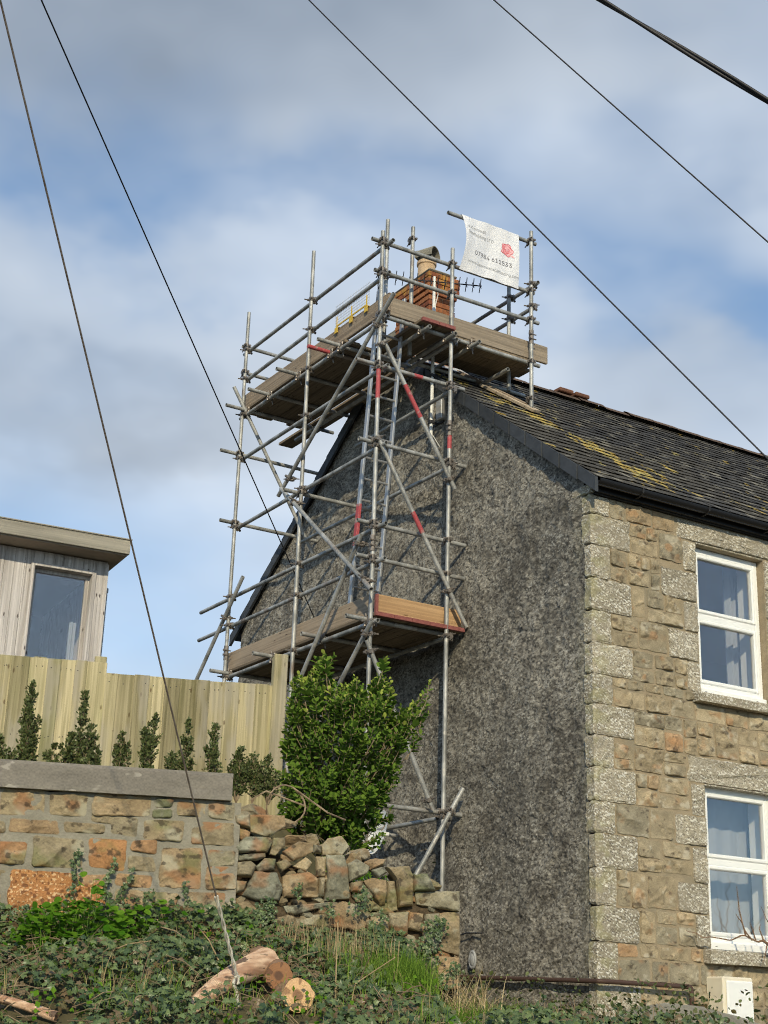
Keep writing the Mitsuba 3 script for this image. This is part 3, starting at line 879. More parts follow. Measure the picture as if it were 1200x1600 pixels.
# chimney
chim = cottage + '__chimney'
cx0, cx1, cy0, cy1 = .09, .48, 3.19, 3.98
scene[chim] = ply(cat([box(cx0 + .012, cx1 - .012, cy0 + .012, cy1 - .012, 9.0, 10.62), box(cx0 + .012, cx1 - .012, cy0 + .03, cy1 + .38, 8.9, 10.10)]), 'm_mortar')
z, course = 9.02, 0
cr = np.random.default_rng(77)
while z < 10.60:
    grow = 0.0 if z < 10.28 else (.02 if z < 10.36 else .042)
    a0, a1, b0, b1 = cx0 - grow, cx1 + grow, cy0 - grow, cy1 + grow
    h = .066
    half = .1125 * (course % 2)
    for side in range(4):
        lo, hi = (b0, b1) if side < 2 else (a0 + .103, a1 - .103)
        s = lo - (half if side < 2 else .1125 - half)
        while s < hi - .02:
            e = min(s + .215, hi)
            q0 = max(s, lo)
            if e - q0 > .03 and (9.25 < z or side == 0):
                ch = .005
                j = cr.uniform(-.003, .003)
                if side == 0:
                    m = box(a0 + j, a0 + .1, q0, e, z, z + h, ch)
                elif side == 1:
                    m = box(a1 - .1, a1 + j, q0, e, z, z + h, ch)
                elif side == 2:
                    m = box(q0, e, b0 + j, b0 + .1, z, z + h, ch)
                else:
                    m = box(q0, e, b1 - .1, b1 + j, z, z + h, ch)
                if side in (0, 2):
                    put(chim + '__brick', ply(const_uv(m, cr.uniform(), cr.uniform()), 'm_brick'))
                else:
                    scene.setdefault('_rear', []).append(const_uv(m, cr.uniform(), cr.uniform()))
            s += .225
    z += .0755
    course += 1
put(chim + '__rear_bricks', ply(cat(scene.pop('_rear')), 'm_brick'), kind='stuff')
fl = [box(cx0 + .02, cx1 + .03, cy1 - .01, cy1 + .39, 10.10, 10.14, .01)]
scene[chim + '__flaunching'] = ply(box(cx0 - .02, cx1 + .02, cy0 - .02, cy1 + .02, 10.625, 10.655, .012), 'm_cap')
scene[chim + '__shoulder'] = ply(fl[0], 'm_cap')
pot = trimesh.creation.revolve(np.array([[.10, 10.64], [.128, 10.64], [.128, 10.70], [.118, 10.72], [.112, 10.90], [.128, 10.91], [.128, 10.95], [.114, 10.96], [.098, 10.96], [.10, 10.64]]), sections=24)
PX, PY = .28, 3.56
scene[chim + '__pot'] = ply((np.array(pot.vertices) + [PX, PY, 0], np.array(pot.faces)), 'm_pot', 35)
# half-round hood over the pot, its open end towards the road
t = np.linspace(-.25, np.pi + .25, 13)
hx, hy = np.array([.87, .5]), np.array([.5, -.87])
v, f = [], []
for ro in (.122, .110):
    for yy, k in ((-.12, .92), (.13, 1.06)):
        v += [(PX + hx[0] * ro * k * np.cos(a) + hy[0] * yy, PY + hx[1] * ro * k * np.cos(a) + hy[1] * yy, 11.03 + ro * k * np.sin(a)) for a in t]
for k in range(12):
    for a, b in ((0, 13), (26, 39), (0, 26), (13, 39)):
        f += [[a + k, a + k + 1, b + k + 1], [a + k, b + k + 1, b + k]]
o = len(v)
v += [(PX + .095 * np.cos(a), PY + .095 * np.sin(a), zz) for zz in (10.96, 11.03) for a in np.linspace(0, 2 * np.pi, 17)[:-1]]
f += [[o + k, o + (k + 1) % 16, o + 16 + (k + 1) % 16] for k in range(16)] + [[o + k, o + 16 + (k + 1) % 16, o + 16 + k] for k in range(16)]
o = len(v)
v += [(PX + hx[0] * .118 * np.cos(a) - hy[0] * .118, PY + hx[1] * .118 * np.cos(a) - hy[1] * .118, 11.03 + .118 * np.sin(a)) for a in t] + [(PX - hy[0] * .118, PY - hy[1] * .118, 11.0)]
f += [[o + k, o + k + 1, o + 13] for k in range(12)]
scene[chim + '__hood'] = ply((np.array(v), np.array(f)), 'm_cap')
# lead at the foot of the stack
put(chim + '__flashing', ply(cat([plank((-.06, cy0 - .02, roof_z(cy0) + .05), (.62, cy0 - .02, roof_z(cy0) + .05), .34, .006, (0, -ez, ey))]), 'm_lead'), label='pale lead flashing where the stack meets the slates')

# ------------------------------------------------------------------ the scaffold
RO, RI = .0242, .0205
scaf = thing('scaffold', 'tube and fitting scaffold tower with two boarded lifts against the gable', 'scaffold')
XA, YC, YB_, YA, XD, XF = -1.25, 2.136, 3.80, 5.55, -.285, .88
P3 = lambda *a: np.array(a, float)


def tube(name, p0, p1, bands=()):
    k = put(scaf + '__' + name, ply(rod(p0, p1, RO, 14, RI), 'm_steel', 40))
    p0, p1 = P3(*p0), P3(*p1)
    for a, b in bands:
        put(k + '__paint_band', ply(rod(p0 + (p1 - p0) * a, p0 + (p1 - p0) * b, RO + .0012, 14), 'm_redpaint', 40), label='red painted band round the grey tube')
    return k


def zband(p0, p1, za, zb):
    return ((za - p0[2]) / (p1[2] - p0[2]), (zb - p0[2]) / (p1[2] - p0[2]))


cA = ((XA, YA, 2.6), (XA - .0, YA, 10.61))
tube('standard', *cA)
tube('standard', (XA, YB_, 2.6), (XA, YB_, 10.74))
sC = ((XA + .02, YC, 2.3), (XA - .005, YC, 10.24))
tube('standard', *sC, bands=[zband(*sC, 8.15, 8.52)])
sD = ((XD + .01, YC, 2.2), (XD, YC, 10.33))
tube('standard', *sD, bands=[zband(*sD, 7.78, 7.97)])
tube('standard', (XF, YC, 8.585), (XF, YC, 10.945))
tube('standard', (.87, 2.575, 8.95), (.87, 2.575, 10.40))
tube('standard', (-.54, 2.62, 9.05), (-.54, 2.62, 10.76))
tube('standard', (-.90, 2.62, 9.05), (-.90, 2.62, 10.74))
for x, y in ((XA, YA), (XA, YB_), (XA + .02, YC), (XD + .01, YC)):
    zb = float(terrain(*[float(q) for q in ((P3(x, y, 0) - W0) @ DU, (P3(x, y, 0) - W0) @ DV)]))
    put(scaf + '__base_plate', ply(box(x - .075, x + .075, y - .075, y + .075, zb - .01, zb + .012, .002), 'm_fitting'))

xr, yr = YC + .05, XA + .05
# guard rails and ledgers across the house front side
tube('guard_rail', (-1.37, xr, 10.13), (.96, xr, 10.135))
tube('guard_rail', (-1.32, xr, 9.745), (1.03, xr, 9.75))
tube('ledger', (-1.14, xr, 9.195), (1.04, xr, 9.18))
k4 = ((-1.51, xr, 8.575), (-.06, xr, 8.585))
tube('transom', *k4, bands=[(.52, .60)])
tube('transom', (-1.44, xr, 7.645), (-.015, xr, 7.64))
tube('transom', (-1.42, xr, 6.71), (-.015, xr, 6.70))
tube('transom', (-1.42, xr, 6.325), (-.015, xr, 6.312))
tube('transom', (-1.35, xr, 3.735), (-.015, xr, 3.732))
# along the gable, outside row
tube('guard_rail', (yr, 1.99, 10.075), (yr, 5.71, 10.06))
tube('guard_rail', (yr, 2.05, 9.69), (yr, 5.66, 9.64))
tube('ledger', (yr, 2.05, 9.14), (yr, 5.70, 9.125))
tube('ledger', (yr, 2.02, 8.525), (yr, 5.66, 8.51))
tube('ledger', (yr, 2.0, 7.592), (yr, 5.66, 7.57))
tube('ledger', (yr, 1.95, 6.655), (yr, 6.5, 6.65))
tube('ledger', (yr, 1.95, 6.268), (yr, 6.5, 6.278))
tube('ledger', (yr, 2.05, 5.612), (yr, 5.66, 5.625))
# inside row
XI = XD + .05
tube('ledger', (XI, 2.14, 7.590), (XI, 5.74, 7.59))
tube('ledger', (XI, 2.12, 5.612), (XI, 5.6, 5.625))
tube('ledger', (XI, 2.3, 3.685), (XI, 3.75, 3.67))
tube('ledger', (XI - .02, 2.06, 9.12), (XI - .02, 5.9, 9.12))
tube('ledger', (XI, 2.12, 8.525), (XI, 4.3, 8.52))
# end frame and middle frame transoms
for x0_, x1_, y, z in ((-1.50, -.03, YA + .05, 8.585), (-1.44, -.015, YA + .05, 7.64), (-1.46, -.02, YB_ + .05, 7.535), (-1.29, -.2, YA + .05, 10.12), (-1.27, -.25, YA + .05, 9.745)):
    tube('transom', (x0_, y, z), (x1_, y, z))
for y, x1_, band in ((4.118, .1, None), (3.334, -.2, (0, .26)), (3.10, -.2, None), (4.872, .1, None), (5.50, .1, None)):
    tube('transom', (-1.515, y, 9.178), (x1_, y, 9.178), bands=[band] if band else ())
for y in (5.511, 4.376, 3.217, 2.26):
    tube('transom', (-1.47, y, 5.662), (-.12, y, 5.662))
for x_, y0_ in ((-.67, 2.0), (-.326, 1.98), (.016, 1.99)):
    tube('transom', (x_, y0_, 9.143), (x_, 2.95, 9.143))
tube('ledger', (-.28, 2.85, 9.10), (1.32, 2.85, 9.10))
tube('transom', (.62, 2.25, 9.052), (.62, 3.1, 9.052))
tube('guard_rail', (.93, 2.06, 10.225), (.93, 3.5, 10.225))
tube('guard_rail', (.93, 2.12, 9.925), (.93, 3.2, 9.925))
tube('banner_rail', (-.33, xr, 10.825), (.99, xr, 10.825))
# braces
xb, yb = XA - .05, YC - .05
tube('brace', (xb, 1.78, 9.278), (xb, 4.29, 7.616))
tube('brace', (-1.42, YA - .05, 9.46), (-.12, YA - .05, 7.42))
tube('brace', (xb - .05, 4.13, 7.652), (xb - .05, 1.96, 5.901))
tube('brace', (xb, 2.29, 6.599), (xb, 4.25, 4.38))
tube('brace', (xb - .0, 5.11, 6.796), (xb - .0, 8.1, 3.95))
tube('brace', (xb - .0, 2.01, 5.582), (xb - .0, 4.1, 3.69))
b6 = ((-1.23, yb, 8.847), (-.23, yb, 7.296))
tube('brace', *b6, bands=[(.30, .52)])
b7 = ((-1.27, yb, 7.69), (-.05, yb, 5.737))
tube('brace', *b7, bands=[(.40, .51)])
tube('brace', (-1.31, yb, 5.39), (-.44, yb, 3.736))
tube('brace', (-.11, yb - .06, 3.979), (-.93, yb - .06, 2.62))


def coupler(p, a, b, gap, turn=0.0):
    """two clamp bands at right angles joined back to back, with their bolts: p on tube a's axis, the other tube 'gap' away"""
    p, a, b, gap = P3(*p), unit(P3(*a)), unit(P3(*b)), P3(*gap)
    ms = []
    for c, ax, oth in ((p, a, gap), (p + gap, b, -gap)):
        ms.append(rod(c - ax * .024, c + ax * .024, .0315, 12))
        g = unit(oth)
        s = np.cross(ax, g)
        for sg in (1, -1):
            e = c + s * sg * .034
            ms.append(rod(e - g * .026 - s * 0, e + g * .03, .0085, 6))
            ms.append(rod(e - g * .036, e - g * .020, .0155, 6))
            ms.append(plank(e - ax * .02, e + ax * .02, .020, .012, g, .001))
        ms.append(rod(c - g * .040 + s * .034, c - g * .075 + s * .046, .0075, 6))
    ms.append(rod(p + gap * .3, p + gap * .7, .022, 8))
    return cat(ms)


def clip(p, a, b, gap):
    put(scaf + '__coupler', ply(coupler(p, a, b, gap), 'm_fitting'))


EX, EY, EZ = (1, 0, 0), (0, 1, 0), (0, 0, 1)
for z in (10.13, 9.745, 9.19, 8.58, 7.643, 6.708, 6.32):
    clip((XA, YC, z), EZ, EX, (0, .05, 0))
for z in (10.135, 9.748, 9.19, 8.583, 7.64, 6.702, 6.314, 3.732):
    clip((XD, YC, z), EZ, EX, (0, .05, 0))
for z in (10.135, 9.75, 9.183, 10.825):
    clip((XF, YC, z), EZ, EX, (0, .05, 0))
for z in (10.075, 9.69, 9.14, 8.525, 7.592, 6.655, 6.268, 5.612):
    clip((XA, YC, z), EZ, EY, (.05, 0, 0))
for z in (10.068, 9.665, 9.132, 8.518, 7.582, 6.652, 6.274, 5.62):
    clip((XA, YB_, z), EZ, EY, (.05, 0, 0))
for z in (10.06, 9.64, 9.125, 8.51, 7.57, 6.65, 6.278, 5.625):
    clip((XA, YA, z), EZ, EY, (.05, 0, 0))
for z in (8.585, 7.64, 10.12, 9.745):
    clip((XA, YA, z), EZ, EX, (0, .05, 0))
clip((XA, YB_, 7.535), EZ, EX, (0, .05, 0))
for z in (7.59, 5.612, 3.685, 9.12, 8.525):
    clip((XD, YC, z), EZ, EY, (.05, 0, 0))
for y in (4.118, 3.334, 3.10, 4.872, 5.50):
    clip((yr, y, 9.13), EY, EX, (0, 0, .048))
for y in (5.511, 4.376, 3.217, 2.26):
    clip((yr, y, 5.618), EY, EX, (0, 0, .046))
for x_ in (-.67, -.326, .016):
    clip((x_, xr, 9.19), EX, EY, (0, 0, -.047))
for z in (10.225, 9.925):
    clip((XF, YC, z), EZ, EY, (.05, 0, 0))
    clip((.87, 2.575, z), EZ, EY, (.06, 0, 0))
clip((.62, 2.85, 9.10), EX, EY, (0, 0, -.048))
clip((XF, YC, 8.70), EZ, EX, (0, .05, 0))
clip((-.54, 2.62, 10.60), EZ, EX, (0, .05, 0))
db = unit(P3(0, 4.29 - 1.78, 7.616 - 9.278))
clip((xb, 2.14, 9.04), db, EZ, (.05, 0, 0))
clip((xb, 4.05, 7.775), db, EZ, (.05, 0, 0))
for p, d in (((-1.22, YA - .05, 9.13), (1.3, 0, -2.04)), ((-1.24, yb, 8.80), (1, 0, -1.55)), ((-.30, yb, 7.40), (1, 0, -1.55)), ((-1.25, yb, 7.66), (1.22, 0, -1.95)), ((-.285, yb, 6.11), (1.22, 0, -1.95)), ((-1.25, yb, 5.28), (.87, 0, -1.65)), ((-.49, yb, 3.83), (.87, 0, -1.65)), ((-.26, yb - .06, 3.73), (.54, 0, .9))):
    clip(p, d, EZ, (0, .05, 0))
for p, d in (((xb - .05, 3.80, 7.386), (0, -2.17, -1.751)), ((xb - .05, 2.14, 6.046), (0, -2.17, -1.751)), ((xb, 2.36, 6.52), (0, 1.96, -2.22)), ((xb, 5.56, 6.37), (0, 2.99, -2.85)), ((xb, 2.13, 5.474), (0, 2.09, -1.89))):
    clip(p, d, EZ, (.06, 0, 0))
for x, y, z in ((XD, YC, 8.03), (XA, YC, 6.47), (XF, YC, 9.50), (XA, YA, 5.92)):      # sleeve joints in the standards
    put(scaf + '__sleeve', ply(cat([rod((x, y, z - .09), (x, y, z + .09), .030, 12), rod((x - .05, y - .03, z - .03), (x + .05, y - .03, z - .03), .008, 6), rod((x - .05, y - .03, z + .03), (x + .05, y - .03, z + .03), .008, 6), rod((x - .055, y - .03, z - .03), (x - .038, y - .03, z - .03), .015, 6), rod((x - .055, y - .03, z + .03), (x - .038, y - .03, z + .03), .015, 6)]), 'm_fitting'))

# boards
br = np.random.default_rng(5)


def board(name, m, mat, ends=(), label=None):
    k = put(scaf + '__' + name, ply(const_uv(m, br.uniform(), br.uniform()), mat), **({'label': label} if label else {}))
    for e in ends:
        put(k + '__end_band', ply(const_uv(e, .5, .5), 'm_redwood'), label='red painted board end')


def lay_y(x0, y0, y1, z, ends=()):
    j = br.uniform(-.004, .004)
    m = box(x0 + .003, x0 + .222, y0, y1, z + j * .5, z + .038, .004)
    es = [box(x0 + .002, x0 + .223, (y0 - .002 if q == 0 else y1 - .04), (y0 + .04 if q == 0 else y1 + .002), z - .003, z + .041, .002) for q in ends]
    board('deck_board', m, 'm_deck', es)


for k in range(4):
    lay_y(-1.20 + .227 * k, 3.02 + (.0, .03, .01, .05)[k], 5.67 + (.0, .02, -.03, .04)[k], 9.203)
lay_y(-.262, 3.3, 6.40, 9.203)
lay_y(-.745, 2.035, 3.15, 9.222, ends=(0,))
lay_y(-.515, 2.035, 3.15, 9.222, ends=(0,))
for k in range(3):
    y0 = 2.225 + .228 * k
    x0_, x1_ = -.272, (1.02, 1.10, 1.06)[k]
    board('deck_board', box(x0_, x1_, y0, y0 + .222, 9.222, 9.258, .004), 'm_deck')
for k in range(4):
    lay_y(-1.19 + .228 * k, 2.11, 5.68 + (0, .03, .05, -.02)[k], 5.688, ends=(0,))
lay_y(-.275, 2.11, 5.5, 5.688, ends=(0,))
# toe boards
board('toe_board', box(-1.10, 1.19, YC + .078, YC + .114, 9.262, 9.487, .004), 'm_board_across', label='weathered toe board along the upper lift facing the road')
board('toe_board', box(XA + .08, XA + .116, 2.10, 5.70, 9.244, 9.468, .004), 'm_board_along', label='dull brown toe board along the outer side of the upper lift')
board('toe_board', box(-1.125, -.03, YC + .078, YC + .114, 5.727, 5.952, .004), 'm_board_new', ends=[box(-1.129, -1.10, YC + .076, YC + .116, 5.725, 5.954, .002)], label='bright orange brown toe board closing the end of the lower lift')
board('toe_board', box(XA + .08, XA + .116, 2.30, 5.73, 5.727, 5.952, .004), 'm_board_along', label='brown toe board along the outer side of the lower lift')
# sole plank up the slates under the roof standard
pz = lambda y: roof_z(y)
put('sole_plank', ply(const_uv(plank((.60, 2.72, pz(2.72) + .045), (.90, 2.06, pz(2.06) + .045), .16, .035, (0, -ez, ey), .004), .4, .7), 'm_board_across'), label='pale plank lying on the slates under the foot of the roof standard', category='plank')
put('roof_ladder_rail', ply(const_uv(plank((.48, 3.1, pz(3.1) + .055), (.86, 2.22, pz(2.22) + .055), .06, .045, (0, -ez, ey), .004), .2, .1), 'm_board_along'), label='dark timber rail lying on the slates beside the pale plank', category='timber')

# ladder
lad = thing('ladder', 'grey metal ladder with a red sleeved foot rising from the lower lift', 'ladder')
l0, l1 = P3(0, 2.93, 5.73), P3(0, 2.52, 9.70)
for x in (-1.05, -.70):
    dl = unit(l1 - l0)
    nn = np.cross([1, 0, 0], dl)
    vs_ = []
    m = plank(P3(x, 0, 0) + l0, P3(x, 0, 0) + l1, .030, .064, nn, .006)
    k = put(lad + '__stile', ply(m, 'm_alu'))
    if x < -1:
        put(k + '__red_sleeve', ply(plank(P3(x, 0, 0) + l0 + dl * .93, P3(x, 0, 0) + l0 + dl * 1.42, .036, .070, nn, .006), 'm_redpaint'))
s = .22
while s < 3.9:
    p = l0 + dl * s
    put(lad + '__rung', ply(rod(P3(-1.04, 0, 0) + p, P3(-.71, 0, 0) + p, .015, 8), 'm_alu', 40))
    s += .25

# banner
ban = thing('banner', 'white company banner with a red rose emblem hanging from the scaffold rail', 'banner')
BX0, BX1, BZ0, BZ1 = -.145, .70, 10.105, 10.845


def bpt(s, t):
    """the hanging sheet: s across, t down from the rail"""
    s, t = np.asarray(s, float), np.asarray(t, float)
    wav = np.sin(np.pi * np.clip(t, 0, 1)) * (.055 * np.exp(-(s / .22) ** 2) + .012 * np.sin(s * 7 + 1)) + .006 * np.sin(s * 19 + t * 4)
    x = BX0 + s * (BX1 - BX0) + .03 * np.exp(-(s / .15) ** 2) * (np.sin(np.pi * t) - 1.0 * t) * 1.0
    return np.stack([x, xr - .034 - wav, BZ1 - t * (BZ1 - BZ0) - .004 * np.sin(s * 9)], -1)


S, TT = np.meshgrid(np.linspace(0, 1, 50), np.linspace(0, 1, 44), indexing='ij')
bv = bpt(S, TT).reshape(-1, 3)
i, j = np.meshgrid(np.arange(49), np.arange(43), indexing='ij')
bf = np.stack([i * 44 + j, (i + 1) * 44 + j, (i + 1) * 44 + j + 1, i * 44 + j + 1], -1).reshape(-1, 4)
scene[ban] = ply((bv, np.vstack([bf[:, [0, 1, 2]], bf[:, [0, 2, 3]]])), 'm_banner', True)
SW, SH = BX1 - BX0, BZ1 - BZ0
loop = []
for k in range(9):
    a = np.linspace(-.3, np.pi + .1, 9)[k]
    loop.append(a)
v = []
for s in np.linspace(0, 1, 20):
    for a in loop:
        v.append((BX0 + s * SW, xr - .0285 * np.cos(a) - .002, 10.83 + .029 * np.sin(a)))
f = [[a * 9 + b, (a + 1) * 9 + b, (a + 1) * 9 + b + 1, a * 9 + b + 1] for a in range(19) for b in range(8)]
put(ban + '__rail_sleeve', ply((np.array(v), np.array([[a, b, c] for a, b, c, d in f] + [[a, c, d] for a, b, c, d in f])), 'm_banner', True))


def on_banner(m, s, t, w=None, slant=0.0):
    v = np.array(m.vertices)
    if w:
        v[:, :2] *= w / np.ptp(v[:, 0])
    q = bpt(s + v[:, 0] / SW, t - v[:, 1] / SH)
    q[:, 1] -= .002 + v[:, 2] * .3
    return q, np.array(m.faces)


tx = meshkit.text_mesh
for name, text, h, s, t, w, mat in (('lettering', 'JJCornwall', .05, .06, .215, .30, 'm_ink_grey'), ('lettering', 'Scaffolding LTD', .05, .06, .325, .42, 'm_ink_grey'), ('lettering', '07984 611533', .07, .20, .665, .56, 'm_ink_dark'), ('lettering', 'www.jjcornwallscaffolding.com', .04, .10, .835, .75, 'm_ink_grey')):
    m = tx(text, h, .002)
    put(ban + '__' + name, ply(on_banner(m, s, t, w), mat))
# the rose: overlapping petals as printed shapes
from shapely.geometry import Polygon, Point
from shapely import affinity


def flat(poly, mat, name, lift):
    gs = getattr(poly, 'geoms', [poly])
    ms = []
    for g_ in gs:
        m = trimesh.creation.extrude_polygon(g_, .001)
        v = np.array(m.vertices)
        q = bpt(.79 + v[:, 0] / SW, .36 - v[:, 1] / SH)
        q[:, 1] -= lift + v[:, 2] * .3
        ms.append((q, np.array(m.faces)))
    put(ban + '__' + name, ply(cat(ms), mat))


petals = Polygon([(.085 * (1 + .13 * math.cos(5 * a + .4) + .05 * math.sin(9 * a)) * math.cos(a), .082 * (1 + .13 * math.cos(5 * a + .4)) * math.sin(a)) for a in np.linspace(0, 2 * np.pi, 60)[:-1]])
leafp = Polygon([(.03, -.06), (.08, -.05), (.115, -.085), (.07, -.083)])
flat(petals.union(leafp), 'm_ink_pink', 'emblem', .0022)
rings_ = []
for rr, off, sp in ((.070, .3, 4.3), (.052, 1.6, 4.0), (.034, 2.9, 4.6), (.016, .2, 5.0)):
    a = np.linspace(off, off + sp, 24)
    rad = rr * (1 + .12 * np.cos(3 * a))
    pts_o = np.stack([rad * np.cos(a), rad * np.sin(a)], 1)
    pts_i = np.stack([(rad - .009) * np.cos(a[::-1]), (rad[::-1] - .009) * np.sin(a[::-1])], 1)
    rings_.append(Polygon(np.vstack([pts_o, np.stack([(rad[::-1] - .009) * np.cos(a[::-1]), (rad[::-1] - .009) * np.sin(a[::-1])], 1)])).buffer(0))
import shapely
flat(shapely.union_all(rings_ + [petals.difference(petals.buffer(-.007))]), 'm_ink_red', 'emblem_line', .0034)

# wire brick guard standing on the upper toe board
bg = thing('brick_guard', 'small wire mesh brick guard with yellow clips hooked over the upper toe board', 'brick guard')
gx = XA + .062
ms = [rod((gx, 2.50, z), (gx, 3.28, z), .002, 4) for z in np.linspace(9.50, 9.76, 8)] + [rod((gx, y, 9.46), (gx, y, 9.78), .002, 4) for y in np.linspace(2.50, 3.28, 22)]
put(bg + '__mesh', ply(cat(ms), 'm_alu'))
for y in (2.56, 2.90, 3.24):
    put(bg + '__clip', ply(cat([box(gx - .008, gx + .07, y - .035, y + .035, 9.468, 9.476, .002), box(gx - .010, gx - .002, y - .035, y + .035, 9.40, 9.476, .002), box(gx - .004, gx + .004, y - .008, y + .008, 9.46, 9.62, .001)]), 'm_yellow'))
put(bg + '__bottom_rail', ply(box(gx - .004, gx + .008, 2.55, 3.25, 9.485, 9.505, .002), 'm_yellow'))

# television aerial
aer = thing('tv_aerial', 'television aerial with a long row of crossed elements on a pale pole', 'aerial')
mx, my = -.13, 2.75
put(aer + '__mast', ply(rod((mx, my, 8.15), (mx, my, 10.27), .019, 10), 'm_white', 40))
for z in (8.35, 8.95):
    put(aer + '__bracket', ply(cat([box(mx - .03, .0, my - .012, my + .012, z - .012, z + .012, .002), box(-.045, -.03, my - .12, my + .12, z - .015, z + .015, .002), box(mx - .03, mx + .03, my - .03, my + .03, z - .02, z + .02, .004)]), 'm_darkmetal'))
d0, d1 = P3(-.75, 3.02, 10.2), P3(.40, 2.50, 10.2)
bd = unit(d1 - d0)
bs = np.cross(bd, [0, 0, 1.0])
put(aer + '__boom', ply(rod(d0, d1, .008, 8), 'm_darkmetal'))
for t in np.linspace(.16, .985, 13):
    p = d0 + (d1 - d0) * t
    for sg in (1, -1):
        e = bs * .06 + np.array([0, 0, .065]) * sg
        put(aer + '__element', ply(rod(p - e, p + e, .0055, 5), 'm_darkmetal'))
for z in (-.14, -.05, .05, .14):
    p = d0 + np.array([0, 0, z])
    put(aer + '__reflector_rod', ply(rod(p - bs * .15, p + bs * .15, .006, 5), 'm_darkmetal'))
for s_ in (-.10, .10):
    put(aer + '__reflector_post', ply(rod(d0 + bs * s_ + [0, 0, -.15], d0 + bs * s_ + [0, 0, .15], .006, 5), 'm_darkmetal'))
put(aer + '__cable', ply(curve([(mx + .02, my, 10.15), (mx + .06, my + .0, 10.05), (mx + .025, my, 9.9), (mx + .022, my, 9.2), (mx + .02, my, 8.2), (.0, my - .05, 8.0)], .005, 5), 'm_white'))
# small items on the gable
jb = thing('cable_box', 'small grey metal bracket box on the gable near the aerial pole', 'box')
put(jb + '__case', ply(box(-.10, -.02, 2.585, 2.70, 8.36, 8.62, .008), 'm_alu'))
put(jb + '__lid', ply(box(-.106, -.10, 2.595, 2.69, 8.37, 8.61, .002), 'm_lead'))
vent = thing('wall_lamp', 'round grey outlet vent set low on the gable above the brown pipe', 'lamp')  # an outlet vent in the gable wall, not a lamp
ring = trimesh.creation.torus(.062, .014, major_sections=24, minor_sections=8)
rv = np.array(ring.vertices) * [.8, 1.25, 1]
put(vent + '__surround', ply((np.stack([-.05 - rv[:, 2] - .01, 1.89 + rv[:, 0], 2.27 + rv[:, 1]], 1), np.array(ring.faces)), 'm_lead', True))
put(vent + '__glass', ply((np.array(ov.vertices) * [.03, .045, .070] + [-.055, 1.89, 2.27], np.array(ov.faces)), 'm_lead', True))  # solid grey middle of the vent
put('waste_pipe', ply(cat([curve([(-.075, 2.6, 2.12), (-.075, 1.5, 2.09), (-.075, .5, 2.065), (-.075, -.05, 2.05)], .022, 10), curve([(-.075, -.05, 2.05), (-.06, -.085, 2.05), (.02, -.085, 2.05), (.99, -.085, 2.045)], .022, 10), curve([(.99, -.085, 2.045), (1.01, -.085, 2.03), (1.012, -.085, 1.5)], .022, 10)]), 'm_pipe', 40), label='brown waste pipe running along the foot of the gable and round the corner', category='pipe')
put('gable_cable', ply(curve([(-.06, 2.2, 2.50), (-.06, 2.0, 2.53), (-.07, 1.72, 2.52)], .008, 5), 'm_wire'), label='short black cable clipped on the gable above the round vent', category='cable')
dish = thing('satellite_dish', 'white satellite dish seen edge on behind the leafy bush', 'satellite dish')
th = np.linspace(0, 2 * np.pi, 25)[:-1]
dv_ = [(0, 0, 0)] + [(.21 * rr * math.cos(a), .25 * rr * math.sin(a), -.055 * rr * rr) for rr in (.35, .7, 1.0) for a in th]
df = [[0, 1 + k, 1 + (k + 1) % 24] for k in range(24)] + [q for m in range(2) for k in range(24) for q in ([1 + m * 24 + k, 1 + (m + 1) * 24 + k, 1 + (m + 1) * 24 + (k + 1) % 24], [1 + m * 24 + k, 1 + (m + 1) * 24 + (k + 1) % 24, 1 + m * 24 + (k + 1) % 24])]
dv_ = np.array(dv_)
fwd = unit(P3(-.97, .08, .22))
rgt = unit(np.cross(fwd, [0, 0, 1.0]))
upp = np.cross(rgt, fwd)
dc = P3(-.26, 3.36, 3.62)
put(dish + '__reflector', ply((dc + dv_[:, :1] * rgt + dv_[:, 1:2] * upp - dv_[:, 2:] * fwd * 1.0, np.array(df)), 'm_white', True))
put(dish + '__arm', ply(cat([rod(dc - upp * .22, dc - upp * .12 + fwd * .34, .012, 8), rod(dc - fwd * .02, (-.03, 3.40, 3.62), .018, 8)]), 'm_lead'))
put(dish + '__receiver', ply(cat([rod(dc - upp * .12 + fwd * .31, dc - upp * .10 + fwd * .40, .03, 10), box(dc[0] - .2, dc[0] - .13, dc[1] - .37, dc[1] - .29, dc[2] - .07, dc[2] - .03, .005)]), 'm_white'))
mb = thing('meter_box', 'cream meter box with a white door on the front wall', 'meter box')
put(mb + '__case', ply(box(1.30, 1.69, -.20, YF, 1.50, 2.15, .015), 'm_cream'))
put(mb + '__door', ply(box(1.33, 1.665, -.222, -.198, 1.53, 2.115, .012), 'm_upvc'))

# ------------------------------------------------------------------ the garden wall
wall = thing('garden_wall', 'stone garden wall, mortared under a grey coping and tumbling to dry rubble at its right', 'wall')


def on_wall(a, b, out):
    return G(a, -np.asarray(out), b)


